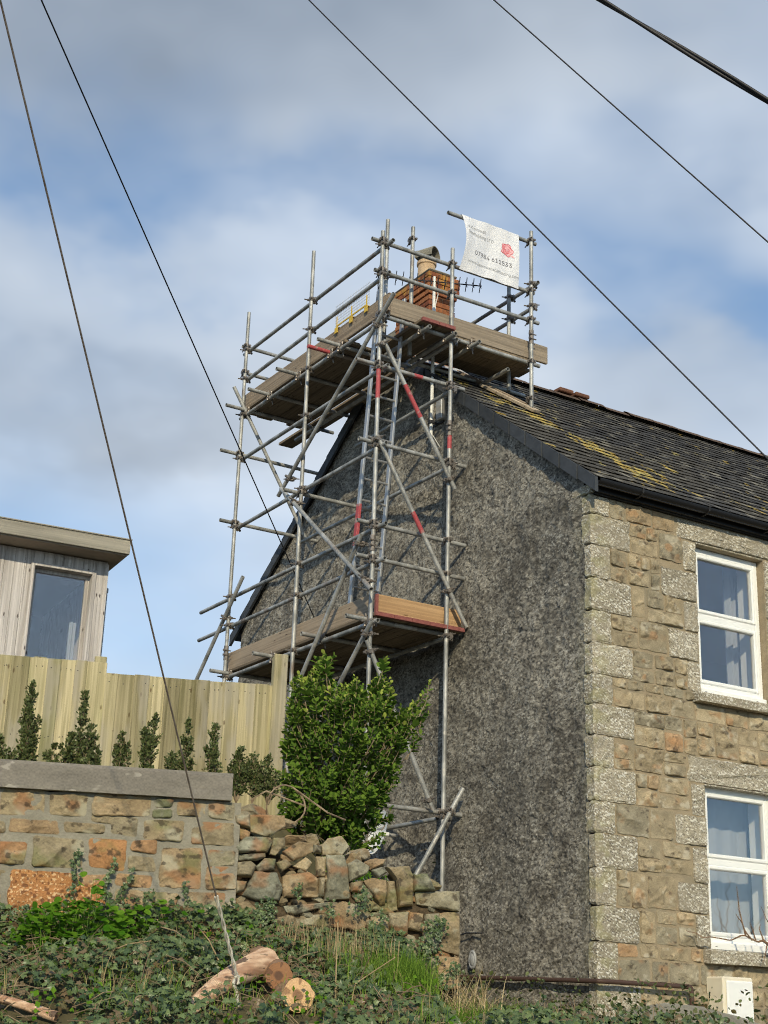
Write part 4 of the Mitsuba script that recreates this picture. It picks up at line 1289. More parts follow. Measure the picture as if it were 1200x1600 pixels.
MORT = [(0.03, 2.776, 0.294, 2.926), (0.337, 2.793, 0.556, 2.924), (0.606, 2.812, 0.951, 2.927), (0.986, 2.883, 1.088, 2.93), (0.981, 2.818, 1.088, 2.853), (1.123, 2.829, 1.305, 2.923), (1.333, 2.826, 1.473, 2.92), (-0.031, 2.666, 0.069, 2.737), (0.104, 2.673, 0.396, 2.747), (0.433, 2.69, 0.681, 2.751), (0.6, 2.768, 0.729, 2.805), (0.72, 2.696, 0.878, 2.791), (0.917, 2.673, 1.176, 2.792), (1.222, 2.668, 1.498, 2.797), (-0.038, 2.487, 0.219, 2.609), (0.268, 2.478, 0.571, 2.646), (0.605, 2.481, 0.827, 2.658), (0.858, 2.596, 1.01, 2.661), (0.858, 2.483, 1.006, 2.565), (0.782, 2.388, 1.001, 2.453), (1.051, 2.396, 1.3, 2.627), (1.34, 2.539, 1.505, 2.631), (1.339, 2.391, 1.519, 2.529), (0.139, 2.191, 0.731, 2.442), (0.77, 2.187, 1.166, 2.353), (1.221, 2.216, 1.46, 2.358), (-0.026, 2.221, 0.1, 2.441), (0.012, 2.061, 0.188, 2.173), (0.228, 2.047, 0.494, 2.153), (0.534, 2.048, 0.829, 2.148), (0.88, 2.073, 1.115, 2.162), (1.155, 2.07, 1.273, 2.159), (1.312, 2.091, 1.524, 2.18)]
DRY = [[(1.479, 2.897), (1.581, 2.881), (1.602, 2.776), (1.5, 2.799)], [(1.596, 2.868), (1.813, 2.873), (1.824, 2.81), (1.727, 2.734), (1.603, 2.762)], [(1.489, 2.787), (1.529, 2.8), (1.603, 2.755), (1.598, 2.722), (1.549, 2.706)], [(1.495, 2.651), (1.576, 2.726), (1.727, 2.73), (1.743, 2.706), (1.718, 2.639), (1.511, 2.624)], [(1.74, 2.629), (1.756, 2.728), (1.828, 2.732), (1.831, 2.683), (1.776, 2.624)], [(1.509, 2.61), (1.704, 2.63), (1.71, 2.607), (1.657, 2.583), (1.517, 2.576)], [(1.522, 2.562), (1.614, 2.574), (1.652, 2.548), (1.62, 2.477), (1.528, 2.479)], [(1.656, 2.541), (1.706, 2.599), (1.774, 2.596), (1.771, 2.533), (1.675, 2.514)], [(1.826, 2.648), (1.923, 2.716), (2.011, 2.707), (2.014, 2.658), (1.893, 2.595)], [(1.577, 2.365), (1.647, 2.506), (1.783, 2.506), (1.824, 2.411), (1.806, 2.341), (1.671, 2.342)], [(1.834, 2.494), (1.991, 2.523), (2.051, 2.484), (2.056, 2.38), (1.841, 2.363)], [(2.106, 2.637), (2.216, 2.637), (2.244, 2.557), (2.263, 2.379), (2.107, 2.358), (2.12, 2.495)], [(2.07, 2.696), (2.112, 2.748), (2.199, 2.764), (2.246, 2.705), (2.204, 2.647), (2.087, 2.647)], [(2.246, 2.585), (2.3, 2.623), (2.39, 2.579), (2.37, 2.535), (2.265, 2.484)], [(2.398, 2.558), (2.471, 2.583), (2.505, 2.549), (2.444, 2.511)], [(2.357, 2.485), (2.415, 2.509), (2.496, 2.499), (2.496, 2.345), (2.464, 2.341)], [(2.506, 2.493), (2.555, 2.495), (2.572, 2.405), (2.582, 2.319), (2.521, 2.31)], [(2.504, 2.577), (2.649, 2.599), (2.673, 2.536), (2.677, 2.354), (2.589, 2.343), (2.562, 2.503)], [(2.68, 2.544), (2.769, 2.555), (2.823, 2.452), (2.69, 2.445)], [(2.697, 2.436), (2.988, 2.455), (2.99, 2.326), (2.714, 2.362)], [(1.851, 2.309), (2.122, 2.345), (2.123, 2.325), (1.932, 2.262), (1.874, 2.276)], [(1.961, 2.252), (2.125, 2.273), (2.143, 2.192), (1.961, 2.198)], [(2.134, 2.315), (2.231, 2.35), (2.333, 2.338), (2.394, 2.258), (2.353, 2.176), (2.147, 2.206)], [(2.863, 2.309), (2.993, 2.312), (2.994, 2.055), (2.867, 2.099)], [(2.663, 2.311), (2.752, 2.301), (2.747, 2.19), (2.651, 2.207)], [(2.524, 2.298), (2.649, 2.304), (2.645, 2.172), (2.544, 2.113)], [(2.729, 2.031), (2.839, 2.042), (2.857, 1.88), (2.753, 1.957)], [(2.861, 2.036), (2.994, 2.042), (2.992, 1.846), (2.872, 1.846)], [(1.545, 2.315), (1.615, 2.332), (1.682, 2.274), (1.635, 2.231), (1.557, 2.234)], [(1.594, 2.209), (1.692, 2.22), (1.731, 2.16), (1.685, 2.111), (1.612, 2.142)], [(1.749, 2.216), (1.875, 2.255), (1.911, 2.243), (1.916, 2.148), (1.851, 2.166)], [(1.525, 2.451), (1.601, 2.448), (1.583, 2.392), (1.53, 2.369)], [(1.779, 2.575), (1.843, 2.599), (1.88, 2.566), (1.818, 2.515)], [(1.895, 2.56), (1.972, 2.62), (2.01, 2.587), (1.976, 2.529)], [(2.062, 2.492), (2.097, 2.494), (2.096, 2.382), (2.063, 2.381)], [(2.269, 2.471), (2.345, 2.489), (2.353, 2.415), (2.277, 2.421)], [(2.762, 2.184), (2.855, 2.202), (2.857, 2.098), (2.765, 2.046)], [(2.421, 2.325), (2.457, 2.33), (2.455, 2.274), (2.408, 2.286)], [(2.019, 2.7), (2.067, 2.696), (2.066, 2.649), (2.017, 2.651)], [(2.552, 2.106), (2.653, 2.156), (2.713, 2.106), (2.722, 2.041), (2.575, 2.046)], [(1.447, 2.308), (1.533, 2.326), (1.542, 2.24), (1.487, 2.228)], [(2.037, 2.624), (2.102, 2.627), (2.1, 2.508), (2.05, 2.505)], [(1.898, 2.512), (1.969, 2.526), (1.833, 2.501)], [(2.287, 2.391), (2.352, 2.406), (2.442, 2.34), (2.407, 2.3), (2.333, 2.345)], [(2.408, 2.265), (2.517, 2.284), (2.528, 2.167), (2.426, 2.17)], [(2.767, 2.302), (2.856, 2.309), (2.853, 2.215), (2.762, 2.198)], [(1.919, 2.237), (1.954, 2.241), (1.959, 2.15), (1.923, 2.148)], [(1.993, 2.635), (2.029, 2.642), (2.031, 2.595), (1.988, 2.589)]]
wv = lambda u0, u1, v0, v1, z0, z1, c=0: box(u0, u1, v0, v1, z0, z1, c, GF)
r = np.random.default_rng(61)


def core(u0, u1, zt0, zt1, v0, v1, z0, seed, nx=60, nz=40, amp=.03):
    """the wall's body: a rough face and a top that falls from zt0 to zt1"""
    us_, ts_ = np.linspace(u0, u1, nx), np.linspace(0, 1, nz)
    U_, T_ = np.meshgrid(us_, ts_, indexing='ij')
    top = zt0 + (zt1 - zt0) * (U_ - u0) / (u1 - u0) + (meshkit.noise(np.stack([U_ * 6, U_ * 0, U_ * 0 + seed], -1), seed) - .5) * amp * 2
    Z_ = z0 + (top - z0) * T_
    O_ = (meshkit.fbm(np.stack([U_ * 9, Z_ * 9, U_ * 0 + seed], -1), 4, seed) - .5) * amp
    front = G(U_, v0 - O_, Z_).reshape(-1, 3)
    back = G(us_, us_ * 0 + v1, top[:, -1])
    n, m = nx, nz
    i, j = np.meshgrid(np.arange(n - 1), np.arange(m - 1), indexing='ij')
    f = np.stack([i * m + j, (i + 1) * m + j, (i + 1) * m + j + 1, i * m + j + 1], -1).reshape(-1, 4)
    k = np.arange(n - 1)
    b = n * m
    f2 = np.stack([k * m + m - 1, (k + 1) * m + m - 1, b + k + 1, b + k], 1)
    base = G(us_, us_ * 0 + v1, us_ * 0 + z0)
    f3 = np.stack([b + k, b + k + 1, b + n + k + 1, b + n + k], 1)
    c0 = np.array([[0, m - 1, b, b + n], [(n - 1) * m, (n - 1) * m + m - 1, b + n - 1, b + n + n - 1]])
    return np.vstack([front, back, base]), np.vstack([f, f2, f3, c0])


scene[wall + '__bed'] = ply(cat([core(-2.2, 1.53, 2.94, 2.94, -.004, .34, 1.7, 3, 150, 70, .012)]), 'm_mortar')
scene[wall + '__core'] = ply(cat([core(1.50, 2.97, 2.66, 2.30, .075, .50, 1.6, 4, 90, 60, .09), core(1.47, 2.3, 2.84, 2.50, .16, .5, 1.6, 9, 60, 30, .14)]), 'm_soil')
stones = [(-.9 + .0, 2.78, -.60, 2.925), (-.56, 2.79, -.30, 2.925), (-.26, 2.77, -.02, 2.925)] if False else []
for k, (a, b, c, d) in enumerate(MORT):
    big = (c - a) > .55
    hue = [.35, .4, .5, .05, .05, .45, .2, .3, .55, .4, .3, .25, .45, .3, .75, .28, .97, .7, .3, .6, .52, .2, .6, .9, .3, .25, .3, .95, .4, .4, .3, .8, .7][k]
    tone = [.6, .6, .6, .1, .3, .55, .75, .6, .6, .5, .5, .65, .6, .5, .45, .8, .6, .5, .7, .7, .75, .7, .5, .8, .8, .7, .6, .6, .6, .6, .6, .5, .5][k]
    put(wall + '__stone', ply(stone(rect(a - .010, b - .008, c + .010, d + .008, r, .010), r.uniform(.02, .032), on_wall, .020, 500 + k, rings=tuple(np.linspace(0, .86, 10)) + (.94, 1.0), nb=56, round_=.014, planes=2 if big else 4, hue=hue, tone=tone), 'm_orange_grit' if big else 'm_garden'))
# further stones of the same wall, beyond the picture's edge
for zz0, zz1 in ((2.78, 2.92), (2.66, 2.76), (2.47, 2.64), (2.2, 2.45)):
    u = -2.15
    while u < -.35:
        w = r.uniform(.2, .45)
        put(wall + '__stone', ply(stone(rect(u, zz0, min(u + w, -.1), zz1, r, .01), r.uniform(.02, .03), on_wall, .012, 700 + int(u * 100) + int(zz0 * 10), nb=24, hue=r.uniform(.2, .7), tone=r.uniform(.4, .8)), 'm_garden'))
        u += w + .04
for k, P in enumerate(DRY):
    P = np.array(P)
    if abs(np.sum(P[:, 0] * np.roll(P[:, 1], -1) - P[:, 1] * np.roll(P[:, 0], -1))) < .004:
        continue
    c = P.mean(0)
    P = c + (P - c) * 1.07
    if np.cross(P[1] - P[0], P[2] - P[1]) < 0:
        P = P[::-1]
    end = c[0] > 2.66
    hue = float(np.clip(r.normal(.32, .16), 0, .8))
    tone = float(np.clip(r.normal(.62, .15), .2, 1))
    if k == 2:
        hue, tone = .62, 1.0
    if k in (20,):
        hue, tone = .05, .9
    if k in (8, 22, 10, 15):
        hue = .52
    d = r.uniform(.03, .085)
    put(wall + '__dry_stone', ply(stone(P, d, lambda a, b, o: G(a, .055 - np.asarray(o), b), .024, 800 + k, rings=tuple(np.linspace(0, .84, 10)) + (.92, .97, 1.0), nb=52, round_=.022, planes=4, hue=hue, tone=tone), 'm_garden'))


def rock(u, v, z, s, seed, hue=.35, tone=.6):
    """a loose rock"""
    m = trimesh.creation.icosphere(3, 1.0)
    q = np.array(m.vertices)
    rr = np.random.default_rng(seed)
    for _ in range(9):
        nrm = unit(rr.normal(0, 1, 3))
        dd = q @ nrm
        lim = rr.uniform(.55, .85)
        q = q - np.maximum(dd - lim, 0)[:, None] * nrm
    q = q * np.asarray(s) * (1 + (meshkit.fbm(q * 3 + seed, 3, seed) - .5)[:, None] * .25)
    a = rr.uniform(-.3, .3)
    q = np.stack([q[:, 0] * math.cos(a) - q[:, 2] * math.sin(a), q[:, 1], q[:, 0] * math.sin(a) + q[:, 2] * math.cos(a)], 1)
    return const_uv((G(u + q[:, 0], v + q[:, 1], z + q[:, 2]), np.array(m.faces)), hue, tone)


# the top stones of the dry part, lying back on the bank, and smaller filling between the faces
tops = [(1.56, .16, 2.86, (.09, .10, .05)), (1.72, .20, 2.84, (.10, .12, .055)), (1.90, .18, 2.74, (.09, .1, .05)), (2.03, .22, 2.74, (.07, .09, .05)), (2.17, .16, 2.70, (.11, .12, .06)), (2.30, .2, 2.63, (.09, .1, .05)), (2.45, .16, 2.60, (.09, .12, .045)), (2.62, .20, 2.54, (.11, .12, .055)), (2.80, .22, 2.50, (.12, .12, .045)), (2.90, .2, 2.40, (.10, .14, .05)), (2.38, .32, 2.68, (.1, .1, .05)), (1.63, .36, 2.93, (.13, .1, .06)), (1.84, .36, 2.86, (.11, .1, .06))]
for k, (u, v, z, s) in enumerate(tops):
    put(wall + '__top_stone', ply(rock(u, v, z, s, 60 + k, float(r.uniform(.15, .6)), float(r.uniform(.4, .8))), 'm_garden'))
fill = []
for k in range(150):
    u = r.uniform(1.5, 2.9)
    zt = 2.72 - (u - 1.5) * .27
    z = r.uniform(1.95, zt)
    s = r.uniform(.018, .045)
    fill.append(rock(u, .065 + r.uniform(-.01, .03), z, (s * r.uniform(1, 1.8), s, s * r.uniform(.6, 1.1)), 1000 + k, float(r.uniform(.1, .6)), float(r.uniform(.25, .7))))
fill = [(m[0], m[1], m[2]) for m in fill]
put(wall + '__pinning_stones', ply(cat(fill), 'm_garden'), kind='stuff')
put(wall + '__return', ply(cat([box(0, 5.5, -.14, .05, 1.45, 2.26, .02, (G(2.80, .10, 0), unit(G(4.25, 5.5, 0) - G(2.80, .10, 0)), np.cross([0, 0, 1.0], unit(G(4.25, 5.5, 0) - G(2.80, .10, 0)))))]), 'm_mortar'))
rdir = unit(G(4.25, 5.5, 0) - G(2.80, .10, 0))
rnor = np.cross(rdir, [0, 0, 1.0])
rbase = G(2.80, .10, 0) + rnor * .14
for zr0, zr1 in ((1.55, 1.72), (1.73, 1.90), (1.91, 2.05), (2.06, 2.24)):
    a = .12
    while a < 3.2:
        w = r.uniform(.16, .36)
        put(wall + '__return_stone', ply(stone(rect(a, zr0, a + w, zr1, r, .012), r.uniform(.02, .05), lambda q, b, o: rbase + np.multiply.outer(q, rdir) + np.multiply.outer(np.asarray(o), rnor) + np.multiply.outer(b, np.array([0, 0, 1.0])), .016, 1500 + int(a * 50) + int(zr0 * 100), nb=26, hue=float(r.uniform(.1, .6)), tone=float(r.uniform(.4, .8))), 'm_garden'))
        a += w + .015
# coping
m = trimesh.creation.box((1, 1, 1))
for _ in range(3):
    m = m.subdivide()
cv = np.array(m.vertices)
for k, (a, b) in enumerate(((-2.2, -.42), (-.415, 1.462))):
    q = np.stack([a + (cv[:, 0] + .5) * (b - a), -.055 + (cv[:, 1] + .5) * .42, 2.938 + (cv[:, 2] + .5) * .172], 1)
    q += (meshkit.fbm(q * 9 + k, 3, 2) - .5)[:, None] * .010
    q[:, 1] += (cv[:, 2] > .45) * (cv[:, 1] < -.45) * .010
    put(wall + '__coping', ply((G(q[:, 0], q[:, 1], q[:, 2]), np.array(m.faces)), 'm_coping'))

# low wall by the front door, rounded over with cement
lw = thing('boundary_wall', 'low rubble wall with a rounded cement capping below the meter box', 'wall')
ts_ = np.linspace(4.75, 6.6, 34)
zt = np.interp(ts_, [4.75, 5.0, 5.3, 5.6, 6.15, 6.6], [1.70, 1.82, 1.86, 1.84, 1.71, 1.60])
ang = np.linspace(-.25, np.pi + .25, 15)
v = np.array([G(u, 2.2 - .17 * math.cos(a) * (1 + .03 * math.sin(u * 9)), z - .13 + .13 * math.sin(a) + .012 * (meshkit.noise(np.array([[u * 9, a * 3, 0.0]]))[0] - .5)) for u, z in zip(ts_, zt) for a in ang])
f = [[a * 15 + b, (a + 1) * 15 + b, (a + 1) * 15 + b + 1, a * 15 + b + 1] for a in range(33) for b in range(14)]
put(lw + '__capping', ply((v, np.array([[a, b, c] for a, b, c, d in f] + [[a, c, d] for a, b, c, d in f])), 'm_cap', True))
put(lw + '__body', ply(cat([box(a, b, 2.06, 2.34, 1.2, z - .10, .02, GF) for a, b, z in zip(ts_[:-1], ts_[1:], zt)]), 'm_mortar_house'))
for k in range(14):
    u = 4.62 + .13 * k + r.uniform(-.03, .03)
    put(lw + '__stone', ply(rock(u, 2.03, float(np.interp(u, ts_, zt)) - r.uniform(.16, .22), (.075, .05, .055), 1300 + k, float(r.uniform(.2, .6)), float(r.uniform(.3, .7))), 'm_stone'))

# ------------------------------------------------------------------ the fence
fence = thing('fence', 'yellow green timber fence of upright boards stepping down to the right', 'fence')
FV = 2.15
F1 = [-1.56, -1.44, -1.32, -1.2, -1.08, -.96, -.84, -.70, -.57, -.45, -.32, -.204, -.11, .03, .167, .271, .38, .473, .622]
F2 = [.624, .721, .851, .971, 1.092, 1.213, 1.335, 1.451, 1.57, 1.689, 1.817, 1.931, 2.066]
r = np.random.default_rng(19)
for edges, zt in ((F1, 4.272), (F2, 4.190)):
    for nb_, (a, b) in enumerate(zip(edges[:-1], edges[1:])):
        o = r.uniform(-.002, .002) + (.012 if nb_ % 2 else 0)
        lap = .006 if nb_ % 2 else -.0005
        m = box(a - lap, b + lap, FV + o, FV + .0115 + o, 2.95, zt + r.uniform(-.004, .004), .003, GF)
        k = put(fence + '__board', ply(const_uv(m, r.uniform(), float(np.clip(r.normal(.5, .22), 0, 1))), 'm_fence'))
        nails = []
        for z in (zt - .075, zt - .62):
            for w in (.32, .68):
                if r.uniform() < .7:
                    p = G(a + (b - a) * w + r.uniform(-.01, .01), FV + o - .001, z + r.uniform(-.012, .012))
                    nails.append(rod(p - DV * .002, p + DV * .004, .0045, 6))
        if nails:
            put(k + '__nail', ply(cat(nails), 'm_darkmetal'))
for a, b, zt, z1 in ((.525, .622, 4.33, 3.0), (1.955, 2.066, 4.445, 3.0)):
    front = zt > 4.4
    m = box(a, b, FV - (.035 if front else -.05), FV + .125, z1, zt, .006, GF)
    put(fence + '__post', ply(const_uv(m, r.uniform(), .5), 'm_fence'))
    put(fence + '__post', ply(const_uv(box(a - 1.9, a - 1.8, FV + .03, FV + .125, 2.95, zt - .16, .006, GF), r.uniform(), .5), 'm_fence'))
for zt in (4.11, 3.45):
    put(fence + '__rail', ply(const_uv(box(-1.56, 2.066, FV + .046, FV + .09, zt - .06, zt, .004, GF), .4, .4), 'm_fence'))

# ------------------------------------------------------------------ the shed
shed = thing('shed', 'weathered grey timber summerhouse with vertical boards and a flat roof above the fence', 'shed')
SX, SY = P3(.996, -.089, 0), P3(.089, .996, 0)
SO = P3(-4.121, 2.263, 0)
SF = (SO, SX, SY)
sb = lambda *a, c=.003: box(*a, c, SF)
r = np.random.default_rng(29)
x = -2.6
sh_top, sh_bot = 5.735, 3.0
while x < -.005:
    w = min(.095, -.004 - x)
    z0, z1 = sh_bot, sh_top
    o = r.uniform(-.002, .002)
    parts_ = [(z0, z1)]
    if x + w > -.715 and x < -.115:
        parts_ = [(5.60, z1), (z0, 4.30)]
        if x < -.715:
            parts_ = [(z0, z1)]
            w = -.715 - x
    if x + w > -.715 and x < -.715 and parts_ == [(z0, z1)]:
        pass
    if x < -.115 < x + w and x >= -.715:
        w = -.115 - x
    for a, b in parts_:
        if w > .012:
            put(shed + '__board', ply(const_uv(sb(x + .0015, x + w - .0015, o, .018 + o, a, b), r.uniform(), float(np.clip(r.normal(.55, .2), 0, 1))), 'm_shed'))
    x += w
for y in np.arange(0.0, 2.4, .095):
    put(shed + '__side_board', ply(const_uv(sb(-.018, 0.0, y + .0015 + .019, y + .0935 + .019, sh_bot, sh_top), r.uniform(), float(np.clip(r.normal(.4, .15), 0, 1))), 'm_shed'))
put(shed + '__corner_trim', ply(const_uv(sb(-.032, .006, -.006, -.0005, sh_bot, sh_top - .02), .3, .5), 'm_shed'))
scene[shed + '__back'] = ply(cat([sb(-2.6, 0, 2.4, 2.42, sh_bot, sh_top), sb(-2.6, -2.58, .02, 2.4, sh_bot, sh_top), sb(-2.58, -.02, .02, 2.4, sh_bot - .05, sh_bot + .05)]), 'm_shed_back')
# roof with a deep front board
scene[shed + '__roof'] = ply(cat([sb(-2.8, .10, -.272, 2.55, 5.745, 5.765), sb(-2.8, .11, -.30, 2.55, 5.895, 5.91)]), 'm_shed_back')
put(shed + '__fascia', ply(const_uv(sb(-2.85, .112, -.30, -.275, 5.757, 5.893), .6, .6), 'm_fascia'))
put(shed + '__fascia', ply(const_uv(sb(.088, .112, -.273, 2.5, 5.757, 5.893), .2, .4), 'm_fascia'))
put(shed + '__roof_edge', ply(const_uv(sb(-2.86, .125, -.312, -.26, 5.893, 5.905), .1, .3), 'm_fascia'))
sw = shed + '__window'
for nm, b_ in (('frame', (-.735, -.700, -.018, .10, 4.30, 5.62)), ('frame', (-.150, -.112, -.018, .10, 4.30, 5.62)), ('frame', (-.700, -.150, -.018, .10, 5.588, 5.62)), ('sill', (-.74, -.105, -.04, .10, 4.27, 4.30))):
    put(sw + '__' + nm, ply(const_uv(sb(*b_), r.uniform(), .6), 'm_shed'))
put(sw + '__inner_frame', ply(const_uv(cat([sb(-.699, -.662, .07, .105, 4.301, 5.587), sb(-.188, -.151, .07, .105, 4.301, 5.587), sb(-.662, -.188, .07, .105, 5.55, 5.587)]), .5, .2), 'm_shed'))
q = SO + np.array([[-.67, .09, 4.30], [-.18, .09, 4.30], [-.18, .09, 5.56], [-.67, .09, 5.56]]) @ np.stack([SX, SY, [0, 0, 1.0]])
put(sw + '__pane', ply((q, np.array([[0, 1, 2], [0, 2, 3]])), 'm_pane'))
put('shed_curtain', ply(cat([tuple(np.asarray(a) if n_ else (SO + (np.asarray(a) @ np.stack([SX, SY, [0, 0, 1.0]]))) for n_, a in enumerate(curtain(-.27, -.20, .2, 4.2, 5.15, 2, .012)))]), 'm_curtain', True), label='narrow pale cloth hanging inside the shed window at its right', category='curtain')
put('down_pipe', ply(cat([rod(SO + SX * .03 + SY * .12 + P3(0, 0, 3.0), SO + SX * .03 + SY * .12 + P3(0, 0, 5.50), .02, 10), rod(SO + SX * .03 + SY * .12 + P3(0, 0, 5.47), SO + SX * .03 + SY * .12 + P3(0, 0, 5.51), .026, 10)]), 'm_lead'), label='grey pipe standing against the side of the shed', category='pipe')

# ------------------------------------------------------------------ planting
r = np.random.default_rng(3)
TO_EYE = unit(P3(-.49, -.85, 0))


def rand_dirs(n, rr):
    return unit(rr.normal(0, 1, (n, 3)))


def sapling(u, v, ztop, width, seed, label, brown=.1, dense=1.0, zb=3.04):
    rr = np.random.default_rng(seed)
    h = ztop - zb
    k = thing('young_shrub', label, 'shrub', 'young shrubs along the fence')
    st, P, D = [], [], []
    nst = int(rr.integers(4, 7) + (2 if width > .18 else 0))
    for s in range(nst):
        a = rr.uniform(0, 6.28)
        lean = width * rr.uniform(.15, .52) * np.array([math.cos(a), math.sin(a) * .7])
        hh = h * (1.0 if s == 0 else rr.uniform(.38, .88))
        t = np.linspace(0, 1, 9)
        if s == 0:
            lean = lean * .25
        pu = u + lean[0] * t ** .7 + rr.normal(0, .007, 9) * t
        pv = v + lean[1] * t ** .7
        pz = zb - .03 + (hh + .03) * t
        st.append(curve(G(pu, pv, pz), np.linspace(.0065, .0018, 9), 5))
        nb = int(40 * dense * max(.5, hh / .45))
        for b in range(nb):
            tb = rr.uniform(.16 if s else .28, 1.0)
            L = rr.uniform(.028, .068) * np.interp(tb, [0, .2, .75, 1], [.8, 1.15, .9, .4])
            az = rr.uniform(0, 6.28)
            p0 = np.array([np.interp(tb, t, pu), np.interp(tb, t, pv), np.interp(tb, t, pz)])
            d = np.array([math.cos(az), math.sin(az), rr.uniform(.7, 1.9)])
            d /= np.linalg.norm(d)
            p1 = p0 + d * L
            st.append(curve(G(*np.stack([p0, (p0 + p1) / 2, p1]).T), [.0022, .0016, .001], 4))
            nl = int(rr.integers(8, 15))
            q = p0 + (p1 - p0) * rr.uniform(.1, 1.08, nl)[:, None] + rr.normal(0, .006, (nl, 3))
            P.append(q)
            D.append(unit(d + rr.normal(0, .8, (nl, 3)) + [0, 0, .25]))
    P, D = np.vstack(P), np.vstack(D)
    W = G(P[:, 0], P[:, 1], P[:, 2])
    n = len(P)
    uv = np.stack([rr.uniform(0, 1, n), np.clip(rr.uniform(0, .8, n) + (rr.uniform(0, 1, n) < brown) * .3, 0, 1)], 1)
    put(k + '__foliage', ply(leaves(W, rand_dirs(n, rr), D, rr.uniform(.018, .031, n), SMALL, uv), 'm_box'))
    put(k + '__stem', ply(cat(st), 'm_stem'))


shr = [(-.02, 3.33, .19, 'low dark shrub cut by the left edge of the picture'), (.133, 3.72, .20, 'tallest dark young shrub, narrow, in front of the upper fence panel'), (.324, 3.32, .14, 'very low shrub between the two tall ones'), (.473, 3.675, .23, 'broad tall dark shrub below the fence post at the step'), (.60, 3.31, .14, 'low shrub right beside the broad tall one'),
       (.764, 3.42, .15, 'small brownish shrub standing alone on bare stems'), (.955, 3.56, .20, 'loose open shrub left of the thin wire'), (1.092, 3.30, .12, 'lowest shrub just left of the wire'), (1.202, 3.54, .17, 'upright shrub right behind the thin wire'), (1.386, 3.505, .12, 'thin upright shrub right of the wire'), (1.551, 3.375, .20, 'bushy shrub past the end of the coping'), (1.66, 3.34, .13, 'small shrub squeezed beside the leafy bush'), (1.77, 3.32, .17, 'yellowish shrub touching the leafy bush')]
for k, (u, zt, w, lab) in enumerate(shr):
    sapling(u, .55 + r.uniform(-.06, .06), zt, w, 40 + k, lab, brown=.6 if k in (5,) else .12, dense=1.25 if k in (1, 3, 10, 12) else .9)

# the big leafy bush
bush = thing('leafy_bush', 'large bright green bush with glossy oval leaves in front of the scaffold', 'bush')
rr = np.random.default_rng(12)
base = np.array([2.32, 1.25, 2.75])
outline = [(1.99, 4.06), (2.10, 4.10), (2.20, 4.24), (2.29, 4.09), (2.42, 4.10), (2.53, 4.02), (2.66, 4.19), (2.75, 4.06), (2.77, 3.82), (2.86, 3.86), (2.98, 4.08), (3.00, 3.94), (2.90, 3.68), (2.80, 3.48), (2.74, 3.30), (2.72, 3.1), (2.66, 2.92), (2.45, 2.86), (2.25, 2.83), (2.05, 2.86), (1.95, 3.0), (1.94, 3.4), (1.96, 3.8)]
bp = Polygon(outline)
shoots = []
while len(shoots) < 720:
    u, z = rr.uniform(1.9, 3.05), rr.uniform(2.8, 4.28)
    if not bp.contains(Point(u, z)):
        continue
    edge = bp.exterior.distance(Point(u, z))
    half = (.40 + .22 * float(meshkit.fbm(np.array([u * 4, z * 4, 1.0]), 3, 5))) * math.sqrt(np.clip(edge / .30, .02, 1))
    s = rr.uniform(-1, 1)
    s = np.sign(s) * abs(s) ** .40
    tip = np.array([u, 1.25 + half * s, z])
    shoots.append((tip, edge))
for (u, z) in outline:
    for _ in range(3):
        shoots.append((np.array([u + rr.normal(0, .035), 1.25 + rr.uniform(-.25, .1), z + rr.uniform(-.10, .03)]), 0.0))
P, D, N, Sz, uvs, stems = [], [], [], [], [], []
for tip, edge in shoots:
    out = (tip - np.array([2.36, 1.3, 3.25])) * [1, 1, .75]
    d = unit(unit(out) * .75 + np.array([0, 0, .75]) + rr.normal(0, .25, 3))
    L = rr.uniform(.10, .20)
    nl = int(rr.integers(9, 15))
    s = np.linspace(0, 1, nl)
    ax1 = unit(np.cross(d, [.3, .9, .1]))
    ax2 = np.cross(d, ax1)
    a = np.arange(nl) * 2.4 + rr.uniform(0, 6)
    rad = np.cos(a)[:, None] * ax1 + np.sin(a)[:, None] * ax2
    spread = np.interp(s, [0, .7, 1], [1.1, .85, .35])[:, None]
    P.append(tip - d * L * (1 - s)[:, None])
    D.append(unit(d + rad * spread * 1.3 + [0, 0, -.1]))
    N.append(unit(d * .8 - rad * .5 * spread + [0, -.35, .45] + rr.normal(0, .30, (nl, 3))))
    Sz.append(rr.uniform(.65, 1.25) * rr.uniform(.038, .068, nl) * np.interp(s, [0, .6, 1], [1.05, 1, .6]))
    young = np.clip((s - .40) * 1.6, 0, 1) * (rr.uniform() < (.85 if tip[2] > 3.6 else .35)) * np.clip((tip[2] - 3.0), .25, 1)
    uvs.append(np.stack([np.clip(rr.normal(.5, .25, nl) + rr.normal(0, .18), 0, 1), np.clip(.3 + young * .75 + rr.normal(0, .12, nl), 0, 1)], 1))
    stems.append(curve(G(*np.stack([tip - d * (L + .06) + (base - tip) * [.06, .10, .02], tip - d * L * .8, tip - d * .01]).T), [.0035, .0028, .0015], 4))
P, D, N, Sz, uvs = np.vstack(P), np.vstack(D), np.vstack(N), np.concatenate(Sz), np.vstack(uvs)
toW = lambda a: a[:, :1] * DU + a[:, 1:2] * DV + a[:, 2:] * P3(0, 0, 1)
PW, DW, NW = G(P[:, 0], P[:, 1], P[:, 2]), toW(D), toW(N)
front = np.argsort(P[:, 1] - .9 * Sz)
mine = np.zeros(len(P), bool)
mine[front[:300]] = True
LEAF = mikit.ply((OVAL[0], OVAL[1]), None, smooth=True)
for tag_, sel in (('foliage', ~mine),):
    put(bush + '__' + tag_, ply(leaves(PW[sel], NW[sel], DW[sel], Sz[sel], OVAL, uvs[sel]), 'm_laurel', True), kind='stuff')
